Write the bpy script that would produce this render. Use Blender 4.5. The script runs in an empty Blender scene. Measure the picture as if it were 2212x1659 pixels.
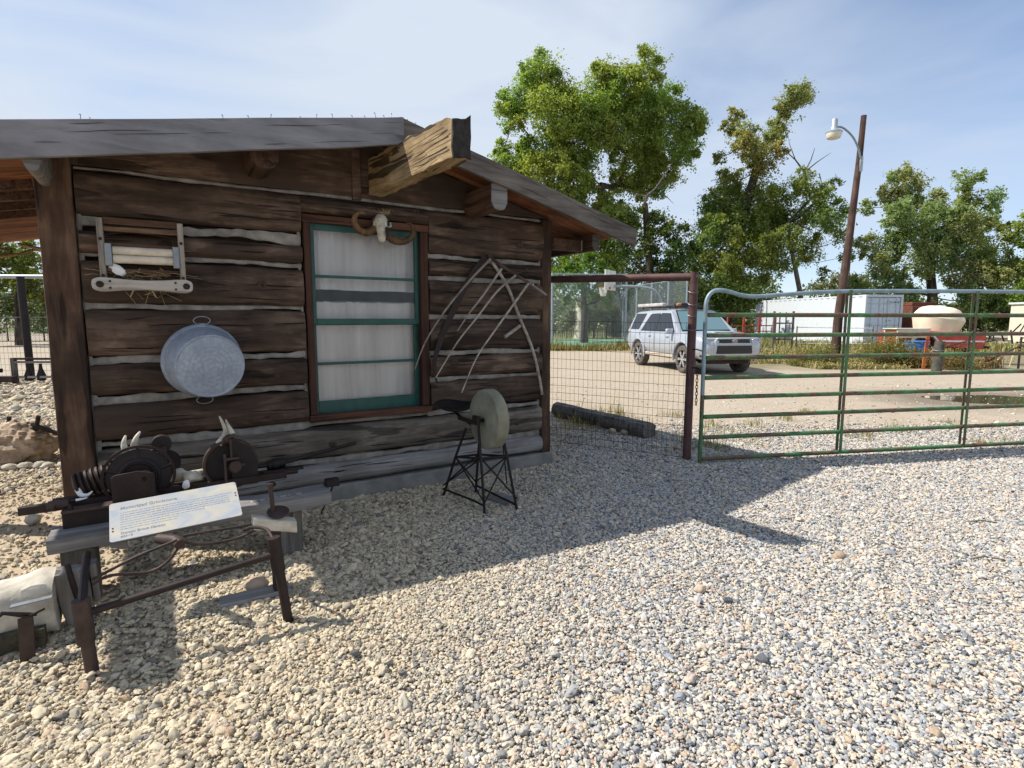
import bpy, math, random
import numpy as np
from mathutils import Vector, Matrix, noise

random.seed(7); RNG = np.random.default_rng(7)
SC = bpy.context.scene; COL = SC.collection
R = math.radians

# ---------------------------------------------------------------- camera
CAM_H, PITCH, FOC = 1.55, R(6.65), 1200.0 / 2212.0
cam = bpy.data.cameras.new('camera'); camo = bpy.data.objects.new('camera', cam); COL.objects.link(camo)
camo.location = (0, 0, CAM_H); camo.rotation_euler = (math.pi / 2 - PITCH, 0, 0)
cam.sensor_width = 36; cam.lens = 36 * FOC; cam.clip_start = .05; cam.clip_end = 2000
SC.camera = camo
# ---------------------------------------------------------------- sun, sky, exposure
SUN_EL, SUN_AZ = R(50.3), R(-4.5)          # SUN_AZ: the way shadows fall, from +X towards +Y
sd = Vector((math.cos(SUN_EL) * math.cos(SUN_AZ), math.cos(SUN_EL) * math.sin(SUN_AZ), -math.sin(SUN_EL)))
sl = bpy.data.lights.new('sun', 'SUN'); sl.energy = 4.6; sl.angle = R(.53); sl.color = (1, .945, .86)
so = bpy.data.objects.new('sun', sl); COL.objects.link(so); so.location = (-20, 0, 30)
so.rotation_euler = sd.to_track_quat('-Z', 'Y').to_euler()
world = bpy.data.worlds.new('World'); SC.world = world; world.use_nodes = True
wn_ = world.node_tree; wn_.nodes.clear()
def WN(t, **k):
    n = wn_.nodes.new(t)
    for a, b in k.items(): setattr(n, a, b)
    return n
wo = WN('ShaderNodeOutputWorld'); bg = WN('ShaderNodeBackground')
sky = WN('ShaderNodeTexSky', sky_type='NISHITA', sun_disc=False, sun_elevation=SUN_EL)
sky.sun_rotation = math.atan2(-sd.x, -sd.y); sky.air_density = 1.0; sky.dust_density = .15; sky.ozone_density = 4.0; sky.altitude = 1200
tc = WN('ShaderNodeTexCoord'); mp = WN('ShaderNodeMapping')
# thin cirrus: noise in the sky direction, stretched and tilted
wl = wn_.links
wl.new(tc.outputs['Generated'], mp.inputs['Vector']); mp.inputs['Rotation'].default_value = (0, R(16), 0); mp.inputs['Scale'].default_value = (1.1, 1.1, 3.2)
mp.inputs['Location'].default_value = (.35, .1, 0)
n1 = WN('ShaderNodeTexNoise'); n1.inputs['Scale'].default_value = 1.5; n1.inputs['Detail'].default_value = 7; n1.inputs['Roughness'].default_value = .48; n1.inputs['Distortion'].default_value = .6
n2 = WN('ShaderNodeTexNoise'); n2.inputs['Scale'].default_value = .55; n2.inputs['Detail'].default_value = 2; n2.inputs['Roughness'].default_value = .5
wl.new(mp.outputs[0], n1.inputs['Vector']); wl.new(mp.outputs[0], n2.inputs['Vector'])
ca = WN('ShaderNodeMath', operation='MULTIPLY_ADD'); ca.inputs[1].default_value = 1.3; wl.new(n2.outputs[0], ca.inputs[0]); wl.new(n1.outputs[0], ca.inputs[2])
cr = WN('ShaderNodeValToRGB'); cr.color_ramp.elements[0].position = .98; cr.color_ramp.elements[1].position = 1.42
cd = WN('ShaderNodeMath', operation='MULTIPLY'); cd.inputs[1].default_value = .5; wl.new(ca.outputs[0], cd.inputs[0])
cr.color_ramp.elements[0].position = .47; cr.color_ramp.elements[1].position = .66
cr.color_ramp.elements[0].color = (.24, .24, .24, 1); cr.color_ramp.elements[1].color = (1, 1, 1, 1)
wl.new(cd.outputs[0], cr.inputs[0])
cm = WN('ShaderNodeMix', data_type='RGBA'); wl.new(cr.outputs[0], cm.inputs[0]); wl.new(sky.outputs[0], cm.inputs[6])
cm.inputs[7].default_value = (4.05, 4.55, 5.25, 1)
wl.new(cm.outputs[2], bg.inputs[0]); bg.inputs[1].default_value = .118
wl.new(bg.outputs[0], wo.inputs[0])
vs = SC.view_settings; vs.view_transform = 'Standard'; vs.look = 'None'; vs.gamma = 1; vs.use_curve_mapping = False; vs.exposure = .55
SC.cycles.max_bounces = 8; SC.cycles.transparent_max_bounces = 24
SC.cycles.use_adaptive_sampling = True; SC.cycles.adaptive_threshold = .02; SC.cycles.use_denoising = True

# ---------------------------------------------------------------- places
# the gable wall of the cabin: (lx, out, z) = along the wall from its left corner, out from it, up
WANG = R(32.3); WO = Vector((-3.073, 3.705, 0))
def Wl(lx, out, z): return Vector((WO.x + lx * math.cos(WANG) + out * math.sin(WANG), WO.y + lx * math.sin(WANG) - out * math.cos(WANG), z))
def at(px, py, Y):            # a point Y metres ahead, seen at px, py of a 2212 wide picture
    u, v = (px - 1106) / 1200, (py - 829.5) / 1200
    d = Vector((u, math.cos(PITCH) - v * math.sin(PITCH), -math.sin(PITCH) - v * math.cos(PITCH)))
    return Vector((0, 0, CAM_H)) + d * (Y / d.y)

# ---------------------------------------------------------------- mesh helpers
class MB:
    def __init__(s): s.v = []; s.f = []
    def add(s, vs_, fs): b = len(s.v); s.v += [tuple(v) for v in vs_]; s.f += [tuple(i + b for i in f) for f in fs]; return s
    def box(s, c, d, M=None, top=None):
        x, y, z = d[0] / 2, d[1] / 2, d[2] / 2; t = top or (1, 1)
        P = [Vector((a * x * (t[0] if k > 0 else 1), b * y * (t[1] if k > 0 else 1), k * z)) for k in (-1, 1) for a, b in ((-1, -1), (1, -1), (1, 1), (-1, 1))]
        if M is not None: P = [M @ p for p in P]
        return s.add([p + Vector(c) for p in P], [(3, 2, 1, 0), (4, 5, 6, 7), (0, 1, 5, 4), (1, 2, 6, 5), (2, 3, 7, 6), (3, 0, 4, 7)])
    def tube(s, pts, r, n=8, cap=True, flat=1.0):
        pts = [Vector(p) for p in pts]; m = len(pts); rs = r if hasattr(r, '__len__') else [r] * m
        V = []; up = None
        for i, p in enumerate(pts):
            t = (pts[min(i + 1, m - 1)] - pts[max(i - 1, 0)]).normalized()
            if up is None: up = Vector((0, 0, 1)) if abs(t.z) < .9 else Vector((1, 0, 0))
            a = t.cross(up).normalized(); b = a.cross(t).normalized(); up = b
            V += [p + a * (math.cos(2 * math.pi * k / n) * rs[i]) + b * (math.sin(2 * math.pi * k / n) * rs[i] * flat) for k in range(n)]
        F = [(i * n + k, i * n + (k + 1) % n, (i + 1) * n + (k + 1) % n, (i + 1) * n + k) for i in range(m - 1) for k in range(n)]
        if cap: F += [tuple(reversed(range(n))), tuple(range((m - 1) * n, m * n))]
        return s.add(V, F)
    def lathe(s, prof, n=24, M=None, close=False):       # prof: (radius, height) along z
        V = []; m = len(prof)
        for r, z in prof: V += [Vector((r * math.cos(2 * math.pi * k / n), r * math.sin(2 * math.pi * k / n), z)) for k in range(n)]
        if M is not None: V = [M @ v for v in V]
        F = [(i * n + k, i * n + (k + 1) % n, (i + 1) * n + (k + 1) % n, (i + 1) * n + k) for i in range(m - 1) for k in range(n)]
        if close: F += [((m - 1) * n + k, (m - 1) * n + (k + 1) % n, (k + 1) % n, k) for k in range(n)]
        else:
            if prof[0][0] > 1e-4: F.append(tuple(reversed(range(n))))
            if prof[-1][0] > 1e-4: F.append(tuple(range((m - 1) * n, m * n)))
        return s.add(V, F)
    def prism(s, poly, d0, d1, M=None):                  # polygon in (x, z), pushed along y
        n = len(poly); V = [Vector((x, d0, z)) for x, z in poly] + [Vector((x, d1, z)) for x, z in poly]
        if M is not None: V = [M @ v for v in V]
        return s.add(V, [tuple(range(n)), tuple(reversed(range(n, 2 * n)))] + [(i + n, (i + 1) % n + n, (i + 1) % n, i) for i in range(n)])
    def build(s, name, mat=None, parent=None, loc=(0, 0, 0), rot=(0, 0, 0), smooth=35, bevel=0, **tags):
        me = bpy.data.meshes.new(name); me.from_pydata(s.v, [], s.f); me.update()
        return link(me, name, mat, parent, loc, rot, smooth, bevel, **tags)
def link(me, name, mat=None, parent=None, loc=(0, 0, 0), rot=(0, 0, 0), smooth=35, bevel=0, **tags):
    if smooth:
        me.polygons.foreach_set('use_smooth', [True] * len(me.polygons)); me.set_sharp_from_angle(angle=R(smooth))
    if mat is not None and not me.materials: me.materials.append(mat)
    o = bpy.data.objects.new(name, me); COL.objects.link(o); o.parent = parent; o.location = loc; o.rotation_euler = rot
    if bevel:
        b = o.modifiers.new('edge', 'BEVEL'); b.width = bevel; b.segments = 2; b.limit_method = 'ANGLE'
    for k, v in tags.items(): o[k] = v
    return o
def empty(name, label, cat, loc=(0, 0, 0), rz=0, group=None):
    o = bpy.data.objects.new(name, None); COL.objects.link(o); o.location = loc; o.rotation_euler = (0, 0, rz); o.empty_display_size = .2
    o['label'] = label; o['category'] = cat
    if group: o['group'] = group
    return o
def dup(o, parent=None, loc=None, rot=None, scale=None):
    c = o.copy(); COL.objects.link(c); c.parent = parent
    if loc is not None: c.location = loc
    if rot is not None: c.rotation_euler = rot
    if scale is not None: c.scale = scale
    for ch in list(o.children): dup(ch, c)
    return c
def nz(x, y=0, z=0): return noise.noise(Vector((x, y, z)))
def RZ(a): return Matrix.Rotation(a, 4, 'Z')
def RX(a): return Matrix.Rotation(a, 4, 'X')
def RY(a): return Matrix.Rotation(a, 4, 'Y')
def npmesh(name, V, F, tint=None):      # V (n,3), F (m,4) or (m,3) arrays
    me = bpy.data.meshes.new(name); k = F.shape[1]
    me.vertices.add(len(V)); me.vertices.foreach_set('co', np.ascontiguousarray(V, dtype=np.float32).ravel())
    me.loops.add(F.size); me.loops.foreach_set('vertex_index', np.ascontiguousarray(F, dtype=np.int32).ravel())
    me.polygons.add(len(F)); me.polygons.foreach_set('loop_start', np.arange(0, F.size, k, dtype=np.int32))
    me.update(calc_edges=True)
    if tint is not None:
        a = me.attributes.new('tint', 'FLOAT_COLOR', 'POINT'); c = np.ones((len(V), 4), dtype=np.float32); c[:, :3] = tint; a.data.foreach_set('color', c.ravel())
    return me

# ---------------------------------------------------------------- materials
class NT:
    def __init__(s, name):
        s.m = bpy.data.materials.new(name); s.m.use_nodes = True; s.t = s.m.node_tree; s.t.nodes.clear()
        s.o = s.t.nodes.new('ShaderNodeOutputMaterial'); s.b = s.t.nodes.new('ShaderNodeBsdfPrincipled'); s.t.links.new(s.b.outputs[0], s.o.inputs[0])
    def n(s, t, i=None, **k):
        nd = s.t.nodes.new(t)
        for a, b in k.items(): setattr(nd, a, b)
        for a, b in (i or {}).items():
            if isinstance(b, bpy.types.NodeSocket): s.t.links.new(b, nd.inputs[a])
            else: nd.inputs[a].default_value = b
        return nd
    def set(s, **k):
        for a, b in k.items():
            a = a.replace('_', ' ')
            if isinstance(b, bpy.types.NodeSocket): s.t.links.new(b, s.b.inputs[a])
            else: s.b.inputs[a].default_value = b
        return s
    def coord(s, scale=(1, 1, 1), kind='Object', rnd=True, loc=(0, 0, 0)):
        c = s.n('ShaderNodeTexCoord').outputs[kind]
        if rnd:
            r = s.n('ShaderNodeObjectInfo').outputs['Random']; r = s.n('ShaderNodeMath', {0: r, 1: 37.0}, operation='MULTIPLY').outputs[0]
            c = s.n('ShaderNodeVectorMath', {0: c, 1: r}, operation='ADD').outputs[0]
        return s.n('ShaderNodeMapping', {'Vector': c, 'Scale': scale, 'Location': loc}).outputs[0]
    def noise(s, v, scale=5, detail=5, rough=.55, dist=0): return s.n('ShaderNodeTexNoise', {'Vector': v, 'Scale': scale, 'Detail': detail, 'Roughness': rough, 'Distortion': dist}).outputs[0]
    def ramp(s, f, stops, interp='LINEAR'):
        r = s.n('ShaderNodeValToRGB', {0: f}); e = r.color_ramp; e.interpolation = interp
        while len(e.elements) < len(stops): e.elements.new(.5)
        for el, (p, c) in zip(e.elements, stops): el.position = p; el.color = (c[0], c[1], c[2], 1) if hasattr(c, '__len__') else (c, c, c, 1)
        return r.outputs[0]
    def mix(s, f, a, b, blend='MIX'):
        m = s.n('ShaderNodeMix', data_type='RGBA', blend_type=blend)
        for i, x in ((0, f), (6, a), (7, b)):
            if isinstance(x, bpy.types.NodeSocket): s.t.links.new(x, m.inputs[i])
            else: m.inputs[i].default_value = x if (i == 0) else (*x[:3], 1)
        return m.outputs[2]
    def math(s, op, a, b=0.0): return s.n('ShaderNodeMath', {0: a, 1: b}, operation=op).outputs[0]
    def bump(s, h, st=.3, d=.01): s.set(Normal=s.n('ShaderNodeBump', {'Height': h, 'Strength': st, 'Distance': d}).outputs[0]); return s
def plain(name, col, rough=.6, metal=0, var=.25, scale=8, bump=.15, spec=.5):
    t = NT(name); v = t.coord(); f = t.noise(v, scale, 6)
    d = [max(0, c * (1 - var)) for c in col]; l = [min(1, c * (1 + var)) for c in col]
    t.set(Base_Color=t.ramp(f, [(.3, d), (.7, l)]), Roughness=rough, Metallic=metal)
    t.b.inputs['Specular IOR Level'].default_value = spec
    if bump: t.bump(t.noise(v, scale * 6, 4), bump, .004)
    return t.m
def wood(name, dark, mid, light, gx=1.2, gy=26, crack=.5, rough=.85, stain=None, axis=0):
    t = NT(name); sc = [gy, gy, gy]; sc[axis] = gx
    v = t.coord(sc); w = t.coord((1, 1, 1))
    g = t.noise(v, 1.0, 8, .65, .6); big = t.noise(w, 2.3, 4, .6)
    f = t.math('ADD', t.math('MULTIPLY', g, .62), t.math('MULTIPLY', big, .42))
    c = t.ramp(f, [(.34, dark), (.52, mid), (.70, light)])
    sc2 = [gy * .55] * 3; sc2[axis] = gx * .45
    ck = t.noise(t.coord(sc2, loc=(3, 1, 7)), 1.0, 3, .5, .3)
    ckm = t.ramp(ck, [(.375, 0), (.405, 1)])
    cc = t.mix(crack, c, t.mix(1, c, ckm, 'MULTIPLY'))
    rb_ = t.ramp(t.n('ShaderNodeObjectInfo').outputs['Random'], [(0, .72), (1, 1.4)]); cc = t.mix(1, cc, rb_, 'MULTIPLY')
    if stain: cc = t.mix(t.ramp(t.noise(w, 1.1, 4), [(.5, 0), (.62, .8)]), cc, stain)
    t.set(Base_Color=cc, Roughness=rough); t.b.inputs['Specular IOR Level'].default_value = .25
    h = t.math('ADD', g, t.math('MULTIPLY', ckm, .7)); t.bump(h, .55, .006)
    return t.m
def rusty(name, a, b, rough=.62, metal=.4, scale=9):
    t = NT(name); v = t.coord(); f = t.noise(v, scale, 9, .7); g = t.noise(v, scale * 7, 5, .7)
    t.set(Base_Color=t.mix(t.math('MULTIPLY', g, .5), t.ramp(f, [(.3, a), (.68, b)]), (.01, .008, .008)), Roughness=rough, Metallic=metal)
    t.bump(g, .35, .002); return t.m
def glassy(name, tint=(1, 1, 1), ior=1.5, dirt=0.0, dcol=(.4, .4, .38)):
    t = NT(name); tr = t.n('ShaderNodeBsdfTransparent', {0: (*tint, 1)}); gl = t.n('ShaderNodeBsdfGlossy', {'Roughness': .02})
    fr = t.n('ShaderNodeFresnel', {'IOR': ior}); m = t.n('ShaderNodeMixShader', {0: fr.outputs[0], 1: tr.outputs[0], 2: gl.outputs[0]})
    out = m
    if dirt:
        df = t.n('ShaderNodeBsdfDiffuse', {0: (*dcol, 1)}); f = t.math('MULTIPLY', t.ramp(t.noise(t.coord((4, 4, 1)), 3, 6), [(.35, .3), (.75, 1)]), dirt)
        out = t.n('ShaderNodeMixShader', {0: f, 1: m.outputs[0], 2: df.outputs[0]})
    t.t.links.new(out.outputs[0], t.o.inputs[0]); return t.m
M = {}
M['log'] = wood('hewn_log_wood', (.014, .009, .007), (.070, .045, .032), (.195, .135, .098), gx=2.4, gy=15, crack=.6, stain=(.05, .034, .026))
M['logg'] = wood('grey_brown_sill_log', (.03, .025, .021), (.10, .083, .068), (.20, .175, .15), gx=2.4, gy=15, crack=.6)
M['post'] = wood('post_wood', (.016, .010, .008), (.062, .036, .024), (.15, .095, .06), axis=2, gx=2, gy=13, crack=.6, stain=(.03, .019, .014))
M['grey'] = wood('weathered_grey_wood', (.09, .08, .075), (.17, .16, .155), (.29, .28, .27), crack=.35, rough=.8)
M['greyz'] = wood('weathered_grey_post', (.05, .045, .04), (.14, .128, .115), (.28, .26, .235), crack=.6, axis=2)
M['rake'] = wood('rake_board_wood', (.115, .115, .125), (.195, .195, .21), (.27, .27, .29), gx=1.6, gy=11, crack=.4, rough=.8)
M['raker'] = wood('brown_rake_board_wood', (.05, .042, .036), (.125, .11, .097), (.21, .19, .17), gx=.8, gy=16, crack=.35)
M['soffit'] = wood('reddish_roof_board', (.07, .025, .012), (.19, .075, .034), (.33, .15, .07), gx=.7, gy=18, crack=.3)
M['beam'] = wood('yellow_weathered_beam', (.10, .055, .02), (.36, .22, .10), (.55, .39, .21), gx=1.6, gy=24, crack=.75)
M['endgrain'] = plain('dark_end_grain', (.022, .018, .016), .9, var=.6, scale=25, bump=.8)  # near-black brown for the beam end and the skull hollows
M['chink'] = plain('grey_chinking_mortar', (.235, .22, .20), .95, var=.4, scale=11, bump=.8, spec=.2)
M['concrete'] = plain('old_concrete', (.20, .195, .18), .95, var=.3, scale=6, bump=.5, spec=.2)
M['casing'] = wood('window_casing_wood', (.025, .011, .008), (.065, .030, .020), (.12, .058, .040), axis=2, gx=1, gy=30)
M['teal'] = plain('teal_window_paint', (.003, .062, .050), .45, var=.25, scale=14, bump=.25)
M['glass'] = glassy('window_glass', ior=1.52, dirt=.045, dcol=(.75, .75, .75))
t = NT('white_curtain_cloth'); v = t.coord((9, 9, .5)); t.set(Base_Color=t.ramp(t.noise(v, 1, 5), [(.25, (.52, .50, .49)), (.8, (.84, .83, .82))]), Roughness=.95)
tl = t.n('ShaderNodeBsdfTranslucent', {0: (.7, .66, .64, 1)}); t.t.links.new(t.n('ShaderNodeMixShader', {0: .08, 1: t.b.outputs[0], 2: tl.outputs[0]}).outputs[0], t.o.inputs[0]); M['curtain'] = t.m
M['inside'] = plain('dark_interior_boards', (.05, .035, .028), .9)
t = NT('galvanised_tub_zinc'); v = t.coord(); f = t.n('ShaderNodeTexVoronoi', {'Vector': v, 'Scale': 34.0}).outputs['Distance']; b_ = t.noise(v, 5, 6)
t.set(Base_Color=t.mix(t.math('MULTIPLY', f, .8), t.ramp(b_, [(.3, (.25, .30, .37)), (.7, (.42, .48, .57))]), (.22, .25, .30)), Roughness=.55, Metallic=.25); t.bump(b_, .2, .004); M['zinc'] = t.m
M['zincd'] = plain('dull_steel', (.22, .24, .26), .5, .6, var=.3)
M['iron'] = rusty('dark_rusty_iron', (.012, .0085, .009), (.05, .027, .022))
M['ironr'] = rusty('brown_rusty_pipe', (.035, .021, .018), (.105, .066, .053))
M['ironk'] = rusty('black_iron', (.006, .005, .006), (.03, .02, .018))
M['pipe'] = rusty('maroon_fence_pipe', (.075, .032, .030), (.17, .085, .078), .65, .2, 6)
M['bone'] = plain('old_bone', (.46, .42, .34), .7, var=.4, scale=14, bump=.4)
M['horn'] = wood('ram_horn', (.03, .016, .007), (.095, .055, .023), (.19, .12, .055), gx=30, gy=6, crack=.2, rough=.6)
M['rollerw'] = plain('cream_rubber_roller', (.62, .55, .45), .7, var=.2, scale=12)
M['foam'] = plain('white_foam', (.75, .75, .74), .9, var=.1)
M['straw'] = plain('dry_straw', (.34, .25, .13), .9, var=.4, scale=30)
M['stone'] = plain('grindstone_sandstone', (.235, .225, .165), .95, var=.35, scale=5, bump=.7, spec=.2)
M['lime'] = plain('pale_limestone', (.46, .42, .345), .95, var=.35, scale=9, bump=1., spec=.2)
M['rockt'] = plain('tan_boulder', (.38, .29, .21), .95, var=.5, scale=4, bump=1., spec=.2)
M['blackp'] = plain('black_plastic', (.012, .012, .014), .4, var=.2)
M['tyre'] = plain('dusty_tyre_rubber', (.10, .088, .075), .95, var=.5, scale=12)
M['silver'] = plain('silver_white_car_paint', (.42, .45, .50), .22, .3, var=.03, scale=2, bump=0)
M['dirtpaint'] = plain('dusty_lower_body', (.42, .36, .28), .8, var=.25)
M['rim'] = plain('wheel_alloy', (.55, .55, .56), .35, .7, var=.15)
t = NT('dark_car_glass'); t.set(Base_Color=(.012, .016, .022, 1), Roughness=.04); t.b.inputs['IOR'].default_value = 1.5; M['carglass'] = t.m
t = NT('windscreen_glass'); t.set(Base_Color=(.12, .21, .235, 1), Roughness=.05); M['screen'] = t.m
M['lens'] = plain('headlamp_lens', (.35, .38, .42), .1, .4, var=.4, scale=20, bump=0)
M['awn'] = plain('grey_awning_case', (.42, .40, .38), .7)
M['red'] = plain('faded_red_paint', (.42, .06, .04), .6, var=.3, scale=5)
M['redr'] = rusty('rust_red_steel', (.12, .03, .018), (.27, .09, .055), .85, .1, 3)
M['blue'] = plain('blue_plastic', (.02, .20, .62), .45, var=.1)
M['orange'] = plain('orange_painted_stake', (.55, .17, .04), .7, var=.3)
M['yellow'] = plain('yellow_painted_board', (.65, .5, .03), .6)
t = NT('white_container_paint'); v = t.coord(); t.set(Base_Color=t.mix(t.ramp(t.noise(v, 3, 8, .7), [(.62, 0), (.75, .6)]), (.58, .62, .65), (.33, .19, .11)), Roughness=.55); M['cont'] = t.m
M['contd'] = plain('pale_blue_container_door', (.55, .62, .70), .5, var=.1)
M['letter'] = plain('dark_lettering', (.10, .12, .15), .7, var=.1, bump=0)
M['tank'] = plain('yellowed_white_tank', (.78, .70, .52), .5, var=.16, scale=1.5, bump=.05)
M['cream'] = plain('cream_siding', (.66, .60, .48), .8, var=.12)
M['galv'] = plain('galvanised_post', (.34, .39, .43), .45, .4, var=.2)
M['wire'] = plain('dark_fence_wire', (.035, .03, .028), .6, .5)
M['cwire'] = plain('chain_link_wire', (.33, .37, .38), .5, .4)
M['poles'] = wood('utility_pole_wood', (.032, .019, .014), (.095, .056, .042), (.19, .13, .10), axis=2, gx=.5, gy=12, crack=.7)
M['lampg'] = plain('lamp_refractor_glass', (.62, .60, .50), .3, var=.1)
M['bark'] = wood('tree_bark', (.018, .014, .011), (.06, .045, .034), (.12, .095, .072), axis=2, gx=1.4, gy=7, crack=.6)
M['deadw'] = plain('dead_grey_branch', (.10, .085, .07), .9, var=.4)
M['paleb'] = plain('pale_bark', (.13, .105, .08), .9, var=.5, scale=5)
M['net'] = plain('white_net_cord', (.7, .7, .68), .8)
def leafmat(name, mul=1.0, tr=.52):
    t = NT(name); c = t.n('ShaderNodeAttribute', attribute_name='tint').outputs['Color']
    t.set(Base_Color=c, Roughness=.5); t.b.inputs['Specular IOR Level'].default_value = .35
    l = t.n('ShaderNodeBsdfTranslucent', {0: t.mix(1, c, (1.25, 1.35, .55), 'MULTIPLY')})
    t.t.links.new(t.n('ShaderNodeMixShader', {0: tr, 1: t.b.outputs[0], 2: l.outputs[0]}).outputs[0], t.o.inputs[0]); return t.m
M['leaf'] = leafmat('leaf'); M['weed'] = leafmat('weed_blade', tr=.25)

# ================================================================ THE SETTING
def zone_mask(t, P, x0, x1, y0, y1, soft=.4, wob=.5):
    # smooth rectangle in world x, y with a wobbly edge
    w = t.math('MULTIPLY', t.math('SUBTRACT', t.noise(P, .9, 4), .5), wob * 2)
    sx_ = t.n('ShaderNodeSeparateXYZ', {0: P}); X = t.math('ADD', sx_.outputs[0], w); Y = t.math('ADD', sx_.outputs[1], w)
    def ss(a, lo, hi): return t.n('ShaderNodeMapRange', {0: a, 1: lo, 2: hi, 3: 0.0, 4: 1.0}).outputs[0]
    a = t.math('MULTIPLY', ss(X, x0 - soft, x0 + soft), t.math('SUBTRACT', 1.0, ss(X, x1 - soft, x1 + soft)))
    b = t.math('MULTIPLY', ss(Y, y0 - soft, y0 + soft), t.math('SUBTRACT', 1.0, ss(Y, y1 - soft, y1 + soft)))
    return t.math('MULTIPLY', a, b)
t = NT('ground_dirt'); P = t.coord(kind='Object', rnd=False)
fine = t.noise(P, 26, 8, .7); mid = t.noise(P, 2.2, 6, .6); big = t.noise(P, .35, 4, .6)
# far gravelly dirt: small stones as cells
vo = t.n('ShaderNodeTexVoronoi', {'Vector': P, 'Scale': 34.0}); peb = t.ramp(vo.outputs['Color'], [(.1, (.25, .21, .16)), (.45, (.37, .315, .245)), (.8, (.50, .44, .36))])
dirt = t.mix(.45, t.ramp(mid, [(.3, (.31, .25, .18)), (.7, (.42, .35, .265))]), t.ramp(fine, [(.3, (.28, .22, .155)), (.75, (.46, .395, .31))]))
road = t.mix(t.ramp(big, [(.35, .15), (.65, .5)]), dirt, peb)
sand = t.mix(.5, (.42, .335, .235), t.ramp(fine, [(.3, (.33, .25, .17)), (.7, (.50, .41, .30))]))
sx_ = t.n('ShaderNodeSeparateXYZ', {0: P})
left = t.n('ShaderNodeMapRange', {0: t.math('ADD', sx_.outputs[0], t.math('MULTIPLY', mid, .8)), 1: -.6, 2: .9, 3: 1.0, 4: 0.0}).outputs[0]
near = t.mix(left, (.32, .29, .245), sand)
isnear = t.n('ShaderNodeMapRange', {0: t.math('ADD', sx_.outputs[1], t.math('MULTIPLY', mid, 2.)), 1: 7.2, 2: 9.2, 3: 1.0, 4: 0.0}).outputs[0]
c = t.mix(isnear, road, near)
c = t.mix(t.math('MULTIPLY', zone_mask(t, P, 7.0, 30, 17.5, 60, 1.2, 2.2), .8), c, (.16, .14, .07))
c = t.mix(zone_mask(t, P, -3, 11, 27.2, 400, .6, .8), c, t.ramp(mid, [(.3, (.19, .16, .075)), (.7, (.30, .235, .12))]))
wet = zone_mask(t, P, 7.4, 12, 9.6, 12.2, .7, .9)
c = t.mix(t.math('MULTIPLY', wet, .7), c, (.11, .085, .06))
t.set(Base_Color=c, Roughness=.95); t.b.inputs['Specular IOR Level'].default_value = .2
t.bump(t.math('ADD', t.math('MULTIPLY', vo.outputs['Distance'], -.6), fine), .4, .012); M['ground'] = t.m
mb = MB()
gx = [-300, -60, -20, -8, -4, -2, 0, 1, 2, 4, 8, 16, 40, 120, 300]; gy = [-60, -10, -2, 0, 1, 2, 3, 4, 5, 6, 7, 8, 10, 14, 20, 30, 50, 100, 500]
for y in gy:
    for x in gx: mb.v.append((x, y, -.016))
nx = len(gx)
mb.f = [(j * nx + i, j * nx + i + 1, (j + 1) * nx + i + 1, (j + 1) * nx + i) for j in range(len(gy) - 1) for i in range(nx - 1)]
mb.build('ground', M['ground'], kind='structure', label='tan dirt and gravel ground')

# lawn and sports court beyond the road
t = NT('mown_grass_ground'); P = t.coord(rnd=False); f = t.noise(P, .8, 6); g = t.noise(P, 9, 6)
t.set(Base_Color=t.mix(.5, t.ramp(f, [(.3, (.12, .155, .045)), (.7, (.25, .23, .09))]), t.ramp(g, [(.3, (.09, .12, .03)), (.7, (.25, .25, .10))])), Roughness=.95); t.bump(g, .6, .05); M['lawn'] = t.m
mb = MB(); mb.add([(-1, 44, -.006), (13, 44, -.006), (20, 120, -.006), (-160, 120, -.006), (-160, 66, -.006), (-1, 66, -.006)], [(0, 1, 2, 3, 4, 5)]); mb.build('lawn', M['lawn'], kind='structure')
M['court'] = plain('green_court_paint', (.10, .30, .20), .8, var=.25, scale=.8, bump=.1)
M['linew'] = plain('white_line_paint', (.72, .72, .68), .8, var=.2, scale=3, bump=0)
mb = MB(); mb.add([(-1, 30.5, -.004), (9.3, 30.5, -.004), (9.3, 43, -.004), (-1, 43, -.004)], [(0, 1, 2, 3)]); court = mb.build('sports_court', M['court'], kind='structure')
for x0, y0, x1, y1 in ((2.6, 33.4, 6.2, 33.52), (4.4, 31.6, 8.4, 31.72), (6.6, 34.2, 9.0, 34.32), (1, 39, 9, 39.1)):
    MB().add([(x0, y0, .001), (x1, y0, .001), (x1, y1, .001), (x0, y1, .001)], [(0, 1, 2, 3)]).build('court_line', M['linew'], court)
# puddle
t = NT('muddy_water'); t.set(Base_Color=(.06, .05, .035, 1), Roughness=.06); t.bump(t.noise(t.coord(rnd=False), 6, 3), .03, .01); M['mudw'] = t.m
mb = MB(); ring = []
for k in range(48):
    a = 2 * math.pi * k / 48; r = 1 + .28 * nz(math.cos(a) * 1.5, math.sin(a) * 1.5, 3) + .12 * nz(math.cos(a) * 5, math.sin(a) * 5, 9)
    ring.append((9.55 + 1.35 * r * math.cos(a), 10.75 + .62 * r * math.sin(a) - .12 * math.cos(a), -.008))
mb.add(ring, [tuple(range(48))]); mb.build('puddle', M['mudw'], smooth=0, kind='structure', label='shallow muddy puddle on the dirt road beyond the gate')

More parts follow.
